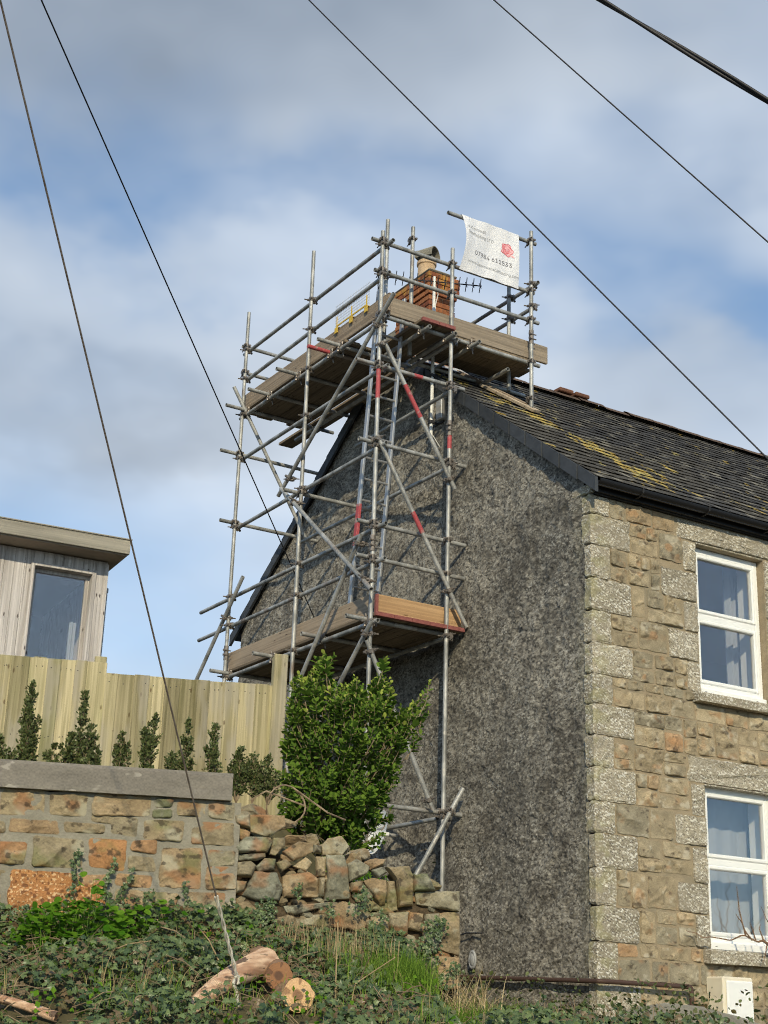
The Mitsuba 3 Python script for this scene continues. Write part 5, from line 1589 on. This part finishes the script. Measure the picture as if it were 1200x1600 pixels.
for q in np.where(mine)[0]:
    m = leaves(PW[q:q + 1], NW[q:q + 1], DW[q:q + 1], Sz[q:q + 1], OVAL, uvs[q:q + 1])
    put(bush + '__leaf', ply(m, 'm_laurel', True))
for s in range(9):
    a = rr.uniform(0, 6.28)
    tgt = shoots[rr.integers(0, 300)][0]
    pts = [base + [math.cos(a) * .1, math.sin(a) * .08, -.1], base + (tgt - base) * .45 + [0, 0, .12], tgt - [0, 0, .1]]
    stems.append(curve(G(*np.array(pts).T), [.014, .009, .004], 6))
put(bush + '__stems', ply(cat(stems), 'm_stem'), kind='stuff')
loop = [(1.86 + .13 * math.cos(a), .30 + .05 * math.sin(a * 2), 2.98 + .13 * math.sin(a)) for a in np.linspace(0, 7.5, 24)] + [(2.15, .34, 2.95), (2.3, .5, 2.93)]
put('trailing_stem', ply(curve(G(*np.array([(1.62, .34, 3.0), (1.72, .28, 3.06)] + loop).T), .006, 5), 'm_stem'), label='bare looping stem trailing over the dry stones under the bush', category='stem')

# weeds on top of the broken wall, by the dish
weed = []


def tuft(u, v, z, n, length, wid, rr, uvfn, spread=.5, up=1.0):
    """curved blades from one spot: each three segments"""
    ms = []
    for _ in range(n):
        a = rr.uniform(0, 6.28)
        d = np.array([math.cos(a), math.sin(a), 0])
        L = length * rr.uniform(.5, 1.15)
        s = rr.uniform(.15, 1) * spread
        t = np.linspace(0, 1, 5)
        pts = np.array([u, v, z]) + rr.normal(0, 1, 3) * [.035, .035, 0] + (d[None] * (s * L * t ** 2)[:, None]) + np.array([0, 0, 1.0])[None] * (L * up * (t - .45 * s * t ** 2))[:, None]
        w = wid * np.array([.8, 1, .85, .55, .05]) * rr.uniform(.7, 1.2)
        sd_ = np.array([-d[1], d[0], 0])
        tw = rr.uniform(-.6, .6)
        sd_ = sd_ * math.cos(tw) + d * math.sin(tw)
        L3, R3 = pts - sd_ * w[:, None], pts + sd_ * w[:, None]
        v_ = np.vstack([L3, R3])
        k = np.arange(4)
        f_ = np.vstack([np.stack([k, 5 + k, 5 + k + 1], 1), np.stack([k, 5 + k + 1, k + 1], 1)])
        ms.append(const_uv((G(v_[:, 0], v_[:, 1], v_[:, 2]), f_), *uvfn(rr)))
    return ms


rr = np.random.default_rng(88)
green = lambda q: (float(q.uniform()), float(q.uniform(0, .68)))
mixed = lambda q: (float(q.uniform()), 1.0 if q.uniform() < .45 else float(q.uniform(0, .6)))
gr_ = []
gz_ = lambda u, v: float(terrain(u, v))
for k in range(190):
    u, v = rr.normal(2.66, .24), rr.normal(-.68, .17)
    gr_ += tuft(u, v, gz_(u, v) + .03, 16, .24, .0026, rr, green, .8)
for k in range(130):
    u, v = rr.normal(3.34, .17), rr.normal(.20, .24)
    gr_ += tuft(u, v, gz_(u, v), 16, .25, .003, rr, green, .8)
for k in range(240):
    u, v = rr.uniform(-.4, 2.5), rr.uniform(-1.85, -.05)
    if float(meshkit.fbm(np.array([u * 2.2, v * 2.2, 8.0]), 3, 2)) > .47:
        gr_ += tuft(u, v, gz_(u, v) + .05, 7, .17, .0026, rr, mixed, 1.0)
put('grass', ply(cat(gr_), 'm_grass'), kind='stuff')
dg = []
for k in range(30):
    u, v = rr.normal(2.92, .07), rr.normal(-.5, .16)
    dg += tuft(u, v, gz_(u, v) + .05, 6, .46, .0032, rr, lambda q: (float(q.uniform(.4, 1)), .5), .95)
for k in range(70):
    u, v = rr.uniform(1.78, 2.45), rr.uniform(-.60, -.12)
    dg += tuft(u, v, gz_(u, v) + .03, 5, .30, .0022, rr, lambda q: (float(q.uniform(.1, .8)), .5), .35, 1.0)
for k in range(70):
    u, v = rr.uniform(-.4, 4.3), rr.uniform(-1.85, .0)
    dg += tuft(u, v, gz_(u, v) + .04, 2, .26, .0018, rr, lambda q: (float(q.uniform(.1, .9)), .5), 1.2, .8)
put('dry_grass', ply(cat(dg), 'm_dry'), kind='stuff')
wd = []
for k in range(80):
    u, v = rr.normal(2.50, .16), rr.uniform(.5, 1.4)
    n = 14
    q = np.array([u, v, gz_(u, v)]) + rr.normal(0, 1, (n, 3)) * [.04, .04, .07] + [0, 0, .14]
    wd.append(leaves(G(*q.T), rand_dirs(n, rr), rand_dirs(n, rr) + [0, 0, .4], rr.uniform(.015, .035, n), SMALL, np.stack([rr.uniform(0, 1, n), rr.uniform(0, .6, n)], 1)))
for k in range(150):
    u, v = rr.uniform(-.4, 2.6), rr.uniform(-1.85, -.1)
    if float(meshkit.fbm(np.array([u * 2.0, v * 2.0, 18.0]), 3, 2)) > .5:
        n = 9
        q = np.array([u, v, gz_(u, v) + .10]) + rr.normal(0, 1, (n, 3)) * [.05, .05, .03]
        wd.append(leaves(G(*q.T), unit(rand_dirs(n, rr) + [0, -.5, 1.2]) @ np.stack([DU, DV, [0, 0, 1.0]]), rand_dirs(n, rr) + [0, 0, .3], rr.uniform(.02, .045, n), (SMALL[0] * [1.3, 1, 1], SMALL[1]), np.stack([rr.uniform(0, 1, n), rr.uniform(0, .6, n)], 1)))
put('weeds', ply(cat(wd), 'm_weed'), kind='stuff')

# ivy over the bank
rr = np.random.default_rng(70)
n = 31000
u = np.concatenate([rr.uniform(-1.5, 4.2, n - 2600), rr.uniform(2.1, 2.95, 1500), rr.uniform(1.5, 2.6, 1100)])
v = np.concatenate([np.where(rr.uniform(0, 1, n - 2600) < .86, rr.uniform(-2.15, -.02, n - 2600), rr.uniform(-3.1, -2.15, n - 2600)), rr.uniform(-.45, .0, 2600)])
cl = meshkit.fbm(np.stack([u * 2.3, v * 2.3, u * 0 + 4], 1), 3, 6)
thin = meshkit.fbm(np.stack([u * 3.1, v * 3.1, u * 0 + 14], 1), 3, 9)
keep = (rr.uniform(0, 1, n) < np.clip(1.6 - 1.6 * np.maximum(thin - .5, 0) * 2, .35, 1)) & ~((u > 3.05) & (v < .2) & (rr.uniform(0, 1, n) < .6)) & ~((np.hypot((u - 2.62) / .38, (v + .62) / .2) < 1) & (rr.uniform(0, 1, n) < .85))
for lx, lv, la, lb in ((1.40, -1.42, .27, .42), (1.66, -1.15, .13, .5), (1.73, -1.72, .13, .36), (.2, -1.6, .42, .12), (2.18, -1.15, .25, .1), (2.43, -1.14, .11, .13)):
    keep &= ~((((u - lx) / la) ** 2 + ((v - lv) / lb) ** 2 < 1) & (rr.uniform(0, 1, len(u)) < .94))
heap = .04 + .16 * sstep(.33, .7, cl) + .10 * np.exp(-((v + .05) / .18) ** 2)
lay = rr.uniform(0, 1, n) ** .45
z = terrain(u, v) + (meshkit.fbm(np.stack([u * 3, v * 3, u * 0], -1), 4, 3) - .5) * .12 + heap * lay
u, v, z = u[keep], v[keep], z[keep]
n = len(u)
NB = unit(np.stack([rr.normal(0, .45, n), -.55 + rr.normal(0, .4, n), .75 + rr.normal(0, .3, n)], 1))
DB = unit(np.stack([rr.normal(0, .8, n), -.5 + rr.normal(0, .6, n), -.25 + rr.normal(0, .5, n)], 1))
ivy_uv = np.stack([np.clip(rr.normal(.42, .28, n) , 0, 1), rr.uniform(0, .92, n) + (meshkit.fbm(np.stack([u * 2.6, v * 2.6, u * 0 + 44], 1), 3, 4) > .53) * rr.uniform(0, .55, n)], 1)
iv = [leaves(G(u, v, z), toW(NB), toW(DB), rr.uniform(.026, .050, n), IVY, ivy_uv)]


def trail(u0, z0, u1, z1, w, n, vv=-.035, dens=1.0):
    t = rr.uniform(0, 1, n) ** .8
    uu = u0 + (u1 - u0) * t + rr.normal(0, 1, n) * w * (1 - .7 * t) + .02 * np.sin(t * 9 + u0 * 7)
    zz = z0 + (z1 - z0) * t + rr.normal(0, .012, n)
    vvv = vv - rr.uniform(0, .035, n)
    N_ = unit(np.stack([rr.normal(0, .35, n), -1 + rr.normal(0, .2, n), .25 + rr.normal(0, .35, n)], 1))
    D_ = unit(np.stack([rr.normal(0, .7, n), -.2 + rr.normal(0, .2, n), -.3 + rr.normal(0, .7, n)], 1))
    return leaves(G(uu, vvv, zz), toW(N_), toW(D_), rr.uniform(.013, .030, n), IVY, np.stack([np.clip(rr.normal(.35, .25, n), 0, 1), rr.uniform(0, .9, n)], 1))


for tr in ((.49, 2.20, .555, 2.58, .022, 90), (.72, 2.10, .745, 2.52, .02, 80), (.80, 2.10, .86, 2.48, .022, 70), (.93, 2.02, .97, 2.36, .05, 90), (1.18, 2.06, 1.22, 2.42, .022, 70), (1.29, 2.0, 1.28, 2.30, .05, 90), (.0, 2.10, .01, 2.48, .035, 90), (1.10, 2.02, 1.14, 2.26, .06, 90), (.2, 2.08, .28, 2.22, .10, 110), (.42, 2.08, .40, 2.2, .06, 60), (-.2, 2.05, -.22, 2.4, .05, 80),
           (2.64, 1.98, 2.60, 2.14, .08, 110), (2.80, 1.95, 2.83, 2.28, .05, 110), (2.72, 2.0, 2.77, 2.25, .05, 80), (1.74, 2.13, 1.72, 2.33, .07, 150), (1.66, 2.10, 1.68, 2.30, .05, 70), (2.32, 2.26, 2.36, 2.42, .05, 60), (1.90, 2.36, 1.93, 2.45, .02, 25), (2.86, 1.85, 2.95, 2.0, .05, 80), (2.50, 2.0, 2.45, 2.30, .05, 90), (2.1, 2.36, 2.15, 2.25, .03, 30)):
    iv.append(trail(*tr))
put('ivy', ply(cat(iv), 'm_ivy'), kind='stuff')

# fresh green plant at the foot of the wall
lp = thing('leafy_plant', 'fresh bright green leafy plant at the foot of the mortared wall', 'plant')
P, D, N = [], [], []
for k in range(620):
    a, q = rr.uniform(0, 6.28), math.sqrt(rr.uniform(0, 1))
    uu, vv = .57 + .33 * q * math.cos(a) , -.42 + .26 * q * math.sin(a)
    if k > 520:
        uu, vv = rr.normal(.98, .09), rr.normal(-.25, .06)
    hgt = .20 * math.sqrt(max(0, 1 - q * q)) + .06 + (.16 if abs(uu - .63) < .06 else 0) * rr.uniform()
    P.append((uu, vv, gz_(uu, vv) + .03 + hgt * rr.uniform(.15, 1)))
    D.append((math.cos(a) * .8 + rr.normal(0, .4), math.sin(a) * .8 + rr.normal(0, .4) - .3, rr.normal(.05, .3)))
    N.append((rr.normal(0, .35), -.45 + rr.normal(0, .3), .9))
P, D, N = np.array(P), np.array(D), np.array(N)
uvw = np.stack([np.clip(rr.normal(.45, .3, len(P)), 0, 1), rr.uniform(0, 1, len(P))], 1)
WIDE = (OVAL[0] * [1.55, 1, 1], OVAL[1])
szs = rr.uniform(.035, .060, len(P))
PWl = G(*P.T)
for q in range(110):
    put(lp + '__leaf', ply(leaves(PWl[q:q + 1], toW(N[q:q + 1]), toW(D[q:q + 1]), szs[q:q + 1], WIDE, uvw[q:q + 1]), 'm_weed', True))
put(lp + '__foliage', ply(leaves(PWl[110:], toW(N[110:]), toW(D[110:]), szs[110:], WIDE, uvw[110:]), 'm_weed', True), kind='stuff')
put(lp + '__stalk', ply(cat([curve(G(*np.array([(p[0] * .9 + .057, p[1] * .9 - .04, gz_(p[0], p[1])), tuple(p)]).T), .0018, 4) for p in P[::9]]), 'm_weed_stalk'))

# cut wood


def log(name, p0, p1, r0, r1, label, catg, endmat, barkmat, seed, ends=(1,), bend=.0, squash=1.0):
    k = thing(name, label, catg)
    p0, p1 = np.asarray(p0, float), np.asarray(p1, float)
    ns, nr_ = 22, 26
    z = unit(p1 - p0)
    x_ = unit(np.cross(z, [0, 0, 1.0]))
    y_ = np.cross(x_, z)
    t = np.linspace(0, 1, ns)
    a = np.arange(nr_) * 2 * np.pi / nr_
    ctr = p0 + (p1 - p0) * t[:, None] + y_ * (bend * np.sin(np.pi * t))[:, None]
    q = np.stack([np.repeat(t * np.linalg.norm(p1 - p0) * 7, nr_), np.tile(np.cos(a) * 2, ns), np.tile(np.sin(a) * 2, ns)], 1)
    rad = (r0 + (r1 - r0) * np.repeat(t, nr_)) * (1 + .34 * (meshkit.fbm(q + seed, 4, seed) - .5))
    v_ = np.repeat(ctr, nr_, 0) + rad[:, None] * (np.tile(np.cos(a), ns)[:, None] * x_ + squash * np.tile(np.sin(a), ns)[:, None] * y_)
    i, j = np.meshgrid(np.arange(ns - 1), np.arange(nr_), indexing='ij')
    f_ = np.stack([i * nr_ + j, i * nr_ + (j + 1) % nr_, (i + 1) * nr_ + (j + 1) % nr_, (i + 1) * nr_ + j], -1).reshape(-1, 4)
    put(k + '__trunk', ply((v_, np.vstack([f_[:, [0, 1, 2]], f_[:, [0, 2, 3]]])), barkmat, True))
    for e in (0, 1):
        ringv = v_[:nr_] if e == 0 else v_[-nr_:]
        c_ = ringv.mean(0)
        vv = np.vstack([ringv, c_ + (ringv - c_) * .5, c_[None]]) + (z if e else -z) * .002
        uu = np.vstack([np.stack([.5 + .5 * np.cos(a), .5 + .5 * np.sin(a)], 1), np.stack([.5 + .25 * np.cos(a), .5 + .25 * np.sin(a)], 1), [[.5, .5]]])
        i2 = np.arange(nr_)
        ff = np.vstack([np.stack([i2, (i2 + 1) % nr_, nr_ + (i2 + 1) % nr_], 1), np.stack([i2, nr_ + (i2 + 1) % nr_, nr_ + i2], 1), np.stack([nr_ + i2, nr_ + (i2 + 1) % nr_, i2 * 0 + 2 * nr_], 1)])
        put(k + '__sawn_face', ply((vv, ff, uu), endmat if e in ends else barkmat, False))
    return k


log('log', G(1.17, -1.50, 1.66), G(1.62, -1.08, 1.93), .040, .078, 'peeling log lying up the bank with a dark brown sawn end', 'log', 'm_cut_dark', 'm_peeled', 5, (1,), .03)
log('log_section', G(1.60, -.80, 1.93), G(1.665, -1.20, 1.85), .085, .075, 'short end of a dark brown sawn log leaning against the peeling log', 'log', 'm_cut_dark', 'm_bark', 9, (1,), .0)
log('sawn_log', G(1.70, -1.05, 1.73), G(1.735, -1.46, 1.745), .088, .086, 'log with a pale orange round sawn end facing the road', 'log', 'm_cut_pale', 'm_bark', 11, (1,), .0)
log('branch', G(-.1, -1.45, 1.735), G(.50, -1.62, 1.60), .014, .026, 'pale peeled branch lying in the ivy at the lower left', 'branch', 'm_cut_dark', 'm_peeled', 15, (1,), .015)
log('old_stump', G(2.0, -1.15, 1.74), G(2.36, -1.05, 1.76), .05, .045, 'flat brown rotten log half sunk in the bank below the grass', 'log', 'm_cut_dark', 'm_bark', 21, (), .0, .5)
log('tree_stump', G(2.42, -1.12, 1.62), G(2.43, -1.10, 1.735), .075, .07, 'low reddish brown stump right of the sunken log', 'stump', 'm_cut_dark', 'm_bark', 23, (1,))
twigs = [((.72, -1.0, 1.93), (.98, -.85, 2.02), 'thin pale straw arching over the ivy below the bright plant'), ((1.02, -1.05, 1.86), (1.13, -1.0, 1.92), 'short pale twig lying in the ivy'), ((1.05, -1.25, 1.78), (1.12, -1.22, 1.80), 'white chip of wood in the ivy'), ((1.36, -.9, 1.93), (1.24, -.88, 2.10), 'bent brown stalk among the dead leaves'), ((2.30, -1.25, 1.70), (2.05, -1.45, 1.60), 'grey twig leaning below the sunken log'), ((1.98, -1.2, 1.62), (2.02, -.95, 2.16), 'upright straw stalk right of the sawn log'), ((2.40, -.8, 1.75), (2.42, -.78, 2.08), 'upright bleached stalk in the grass'), ((1.85, -1.35, 1.64), (2.35, -1.0, 1.98), 'long straw stalk crossing above the sunken log'), ((1.80, -1.2, 1.62), (2.05, -1.25, 1.66), 'broken pale twig right of the pale sawn end')]
for a, b, lab in twigs:
    a, b = np.array(a), np.array(b)
    mid = (a + b) / 2 + np.array([0, 0, .02])
    put('twig', ply(curve(G(*np.stack([a, mid, b]).T), [.005, .004, .003], 5), 'm_dry'), label=lab, category='twig')

# brambles, nettles and fern between bank and house
rr = np.random.default_rng(33)
for k, lab in enumerate(('bramble stem nearest the end of the garden wall', 'long bare bramble stem arching before the pipe', 'second bramble stem crossing under the pipe', 'bramble stem rising over the fern', 'bramble stem looping over the stones of the low wall', 'short bramble arch beside the quoins', 'bramble stem trailing on the low wall capping')):
    a = np.array([3.45 + .21 * k + rr.uniform(-.05, .05), rr.uniform(.9, 2.3), 1.55])
    b = a + [rr.uniform(.25, .8), rr.uniform(-.2, .2), rr.uniform(.0, .1)]
    mid = (a + b) / 2 + [0, 0, rr.uniform(.15, .32)]
    t = np.linspace(0, 1, 12)[:, None]
    pts = (1 - t) ** 2 * a + 2 * t * (1 - t) * mid + t ** 2 * b
    bk = thing('bramble', lab, 'bramble')
    put(bk + '__stem', ply(curve(G(*pts.T), np.linspace(.006, .003, 12), 5), 'm_bark'))
    n = 9
    q = pts[rr.integers(1, 12, n)] + rr.normal(0, .012, (n, 3))
    put(bk + '__leaf', ply(leaves(G(*q.T), rand_dirs(n, rr) + [0, 0, .6], rand_dirs(n, rr), rr.uniform(.025, .045, n), OVAL, np.stack([rr.uniform(0, 1, n), rr.uniform(0, 1, n)], 1)), 'm_box', True))
ug = []
for k in range(170):
    u, v = rr.uniform(3.1, 5.0), rr.uniform(.2, 2.3)
    hgt = rr.uniform(.10, .28)
    ug.append(curve(G(*np.array([(u, v, gz_(u, v)), (u + rr.normal(0, .02), v, gz_(u, v) + hgt * .6), (u + rr.normal(0, .04), v + rr.normal(0, .03), gz_(u, v) + hgt)]).T), .0025, 4))
for k in range(420):
    u, v = rr.uniform(-.4, 3.0), rr.uniform(-1.8, -.05)
    z = gz_(u, v) + rr.uniform(.03, .13)
    d = rr.normal(0, 1, 3) * [1, .6, .45]
    d = d / np.linalg.norm(d) * rr.uniform(.06, .22)
    ug.append(curve(G(*np.array([(u, v, z), (u + d[0] * .5 + rr.normal(0, .01), v + d[1] * .5, z + d[2] * .5 + .015), (u + d[0], v + d[1], z + d[2])]).T), rr.uniform(.0012, .0032), 4))
put('dead_stalks', ply(cat(ug), 'm_dry_stalk'), kind='stuff')
ul = []
n = 5200
u, v = rr.uniform(3.0, 5.1, n), rr.uniform(-.1, 2.3, n)
cl = meshkit.fbm(np.stack([u * 3, v * 3, u * 0 + 2], 1), 3, 3)
z = terrain(u, v) + .02 + rr.uniform(0, 1, n) ** 1.2 * (.05 + .36 * sstep(.38, .7, cl))
ul = leaves(G(u, v, z), rand_dirs(n, rr) + [0, 0, .5], unit(rand_dirs(n, rr)), rr.uniform(.018, .045, n), OVAL, np.stack([rr.uniform(0, .9, n), rr.uniform(0, 1, n)], 1))
put('undergrowth', ply(ul, 'm_box'), kind='stuff')
fern = thing('fern', 'dark green fern tuft at the bottom edge before the low wall', 'fern')
fm = []
for k in range(13):
    a = rr.uniform(-2.6, .6)
    t = np.linspace(0, 1, 16)
    c0 = np.array([4.35, .9, gz_(4.35, .9)])
    L = rr.uniform(.22, .34)
    pts = c0 + np.stack([np.cos(a) * L * .8 * t, np.sin(a) * L * .5 * t, L * (1.15 * t - .55 * t ** 2)], 1)
    n = len(t)
    for sg in (1, -1):
        d = np.array([-math.sin(a), math.cos(a), 0]) * sg
        fm.append(leaves(G(*pts.T), toW(np.tile([[0, -.3, 1.0]], (n, 1))), toW(np.tile(d + [.3 * math.cos(a), .3 * math.sin(a), .1], (n, 1))), .075 * np.sin(np.pi * np.clip(t * .9 + .1, 0, 1)) + .008, (SMALL[0] * [.5, 1, 1], SMALL[1]), np.stack([rr.uniform(.3, 1, n), rr.uniform(0, .5, n)], 1)))
put(fern + '__frond', ply(cat(fm), 'm_fern'))

# bare climber by the ground floor window and the evergreen below it
cb = thing('bare_climber', 'leafless brown climbing shrub spreading under the ground floor window', 'shrub')
tw0 = [[(2.10, -.2, 2.37), (2.07, -.24, 2.62), (2.08, -.22, 2.95), (2.14, -.22, 3.22)], [(2.0, -.2, 2.40), (1.93, -.24, 2.58), (1.80, -.24, 2.80)], [(2.08, -.22, 2.60), (1.98, -.24, 2.78), (1.96, -.24, 2.95)], [(1.9, -.2, 2.47), (1.86, -.22, 2.40), (1.83, -.2, 2.30)], [(2.05, -.2, 2.38), (1.97, -.24, 2.53), (1.93, -.24, 2.56)], [(1.95, -.2, 2.45), (1.99, -.24, 2.60), (2.03, -.24, 2.66)]]
tw = [[(2.75, -.25, 1.6), (2.55, -.22, 2.15), (2.30, -.2, 2.35), (2.05, -.2, 2.38), (1.85, -.2, 2.50), (1.78, -.2, 2.47), (1.62, -.2, 2.53)], [(2.30, -.2, 2.35), (2.26, -.24, 2.65), (2.24, -.22, 3.0)], [(1.98, -.2, 2.44), (1.92, -.22, 2.62), (1.96, -.22, 2.66)], [(1.86, -.2, 2.5), (1.80, -.2, 2.60), (1.82, -.2, 2.63)], [(1.62, -.2, 2.53), (1.55, -.2, 2.75), (1.53, -.2, 2.98)], [(1.62, -.2, 2.53), (1.40, -.19, 2.48), (1.15, -.12, 2.50), (1.0, -.05, 2.55)], [(2.35, -.2, 2.33), (2.42, -.24, 2.6), (2.60, -.2, 2.85), (2.72, -.2, 3.2)], [(2.05, -.2, 2.38), (2.0, -.22, 2.26), (1.9, -.2, 2.22)], [(2.16, -.2, 2.37), (2.02, -.22, 2.62), (1.9, -.22, 2.82)], [(2.5, -.22, 2.2), (2.3, -.26, 2.24), (2.1, -.2, 2.3)], [(1.75, -.2, 2.48), (1.68, -.2, 2.66)], [(2.34, -.22, 2.48), (2.42, -.2, 2.8)], [(1.7, -.2, 2.5), (1.60, -.2, 2.6), (1.5, -.2, 2.72)]]
for k, pts in enumerate(tw + tw0):
    pts = np.array(pts)
    m_ = len(pts)
    fine = np.stack([np.interp(np.linspace(0, m_ - 1, m_ * 5), np.arange(m_), pts[:, c]) for c in range(3)], 1)
    fine += (meshkit.noise(fine * 14 + k, 5)[:, None] - .5) * .05
    r0 = .024 if k == 0 else .0085
    put(cb + ('__main_stem' if k == 0 else '__twig'), ply(curve(fine, np.linspace(r0, .0025 if k else .006, len(fine)), 6), 'm_bark'))
ev = thing('evergreen_shrub', 'dark evergreen shrub at the bottom right corner in front of the meter box', 'shrub')
P, D, st = [], [], []
for k in range(150):
    c0 = np.array([1.98, -.55, 1.55])
    d = unit(rr.normal(0, 1, 3) * [1, .6, .6] + [0, 0, .35])
    L = rr.uniform(.18, .46) * (1 if abs(d[2]) < .7 else .62)
    tip = c0 + d * L * [1.2, .8, .9]
    s = np.linspace(.5, 1, 9)
    P.append(c0 + (tip - c0) * s[:, None])
    D.append(unit(d + rr.normal(0, .7, (9, 3)) + [0, 0, .3]))
    st.append(curve(np.stack([c0, (c0 + tip) / 2 + [0, 0, .02], tip]), [.006, .004, .0015], 4))
P, D = np.vstack(P), np.vstack(D)
n = len(P)
put(ev + '__foliage', ply(leaves(P, rand_dirs(n, rr) + [0, 0, .5], D, rr.uniform(.03, .05, n), (OVAL[0] * [.8, 1, 1], OVAL[1]), np.stack([rr.uniform(0, .7, n), rr.uniform(0, .6, n)], 1)), 'm_box', True))
put(ev + '__stem', ply(cat(st), 'm_stem'))

# ------------------------------------------------------------------ wires


def sag(p0, p1, s, n=40):
    t = np.linspace(0, 1, n)
    p0, p1 = P3(*p0), P3(*p1)
    q = p0 + (p1 - p0) * t[:, None]
    q[:, 2] -= s * 4 * t * (1 - t)
    return q


def line_through(a, b, ta, tb):
    a, b = P3(*a), P3(*b)
    return a + (b - a) * ta, a + (b - a) * tb


stay = thing('stay_wire', 'steel stay wire slanting down from the upper left to a whitish grip by the log', 'wire')
a, b = P3(-7.773, -5.609, 5.465), P3(-5.559, -3.565, 2.217)
top_, _ = line_through(a, b, -.6, 1)
put(stay + '__cable', ply(curve(sag(top_, b, -.015), .0047, 8), 'm_stay', True))
n = 90
t = np.linspace(0, 1, n)
e = P3(-5.312, -3.365, 1.835)
cpts = b + (e - b) * t[:, None]
x1_ = unit(np.cross(e - b, [0, 1.0, 0]))
x2_ = unit(np.cross(e - b, x1_))
for ph in (0, np.pi):
    c_ = cpts + .0065 * (np.cos(t * 19 + ph)[:, None] * x1_ + np.sin(t * 19 + ph)[:, None] * x2_)
    put(stay + '__grip', ply(curve(c_, .0056, 7), 'm_stay_grip', True))
put(stay + '__eye', ply(cat([curve(np.stack([e + x1_ * .018 * math.cos(a_) - np.array([0, 0, .03]) + np.array([0, 0, .03]) * math.sin(a_) for a_ in np.linspace(0, 6.28, 16)]), .008, 6), rod(e - [0, 0, .05], e + P3(.06, .02, -.32), .010, 8)]), 'm_stay_grip'))
wires = [((-5.79, -4.479, 7.102), (-4.234, -6.255, 4.127), -.8, 2.2, .0042, .0, 'thin black overhead cable passing in front of the banner corner'),
         ((-5.716, -6.167, 6.035), (-4.861, -6.926, 4.717), -1.2, 3.0, .0034, .0, 'thin black overhead cable crossing the upper right sky')]
for a, b, ta, tb, rad, sg, lab in wires:
    p, q = line_through(a, b, ta, tb)
    put('overhead_wire', ply(curve(sag(p, q, sg), rad, 7), 'm_wire', True), label=lab, category='wire')
p, q = line_through((-6.257, -.673, 9.374), (-.05, 5.348, 6.368), -.5, .992)
put('overhead_wire', ply(curve(sag(p, q, .0), .0072, 7), 'm_wire', True), label='thin wire slanting down from the upper left behind the scaffold to the gable', category='wire')
k = thing('power_cable', 'thick twisted pair of black cables at the upper right corner', 'cable')
p, q = line_through((-5.96, -7.19, 5.259), (-5.448, -7.505, 4.838), -2.0, 5.0)
pts = sag(p, q, .0, 260)
dd = unit(q - p)
e1 = unit(np.cross(dd, [0, 0, 1.0]))
e2 = np.cross(dd, e1)
tt = np.linspace(0, 1, 260) * 22
for ph in (0, np.pi):
    put(k + '__strand', ply(curve(pts + .0062 * (np.cos(tt + ph)[:, None] * e1 + np.sin(tt + ph)[:, None] * e2), .0070, 8), 'm_wire', True))

scene['m_stem'] = pr(lambda p, n, uv: mix((.16, .11, .07), (.38, .30, .20), noise(p.x * 30, p.y * 30, p.z * 30)), .9)
scene['m_shed_back'] = pr((.30, .25, .20), .9)
scene['m_weed_stalk'] = pr((.09, .17, .03), .7)
scene['m_dry_stalk'] = pr(lambda p, n, uv: mix((.09, .06, .04), (.36, .27, .17), noise(p.x * 7, p.y * 7, p.z * 7)), .9)
scene['m_fern'] = thinleaf(lambda p, n, uv: mix((.012, .05, .025), (.03, .10, .05), uv.x), .4, .5)
for k_ in [k for k, v in labels.items() if 'kind' in v and v.get('kind') == 'stuff' and '__' in k]:
    pass
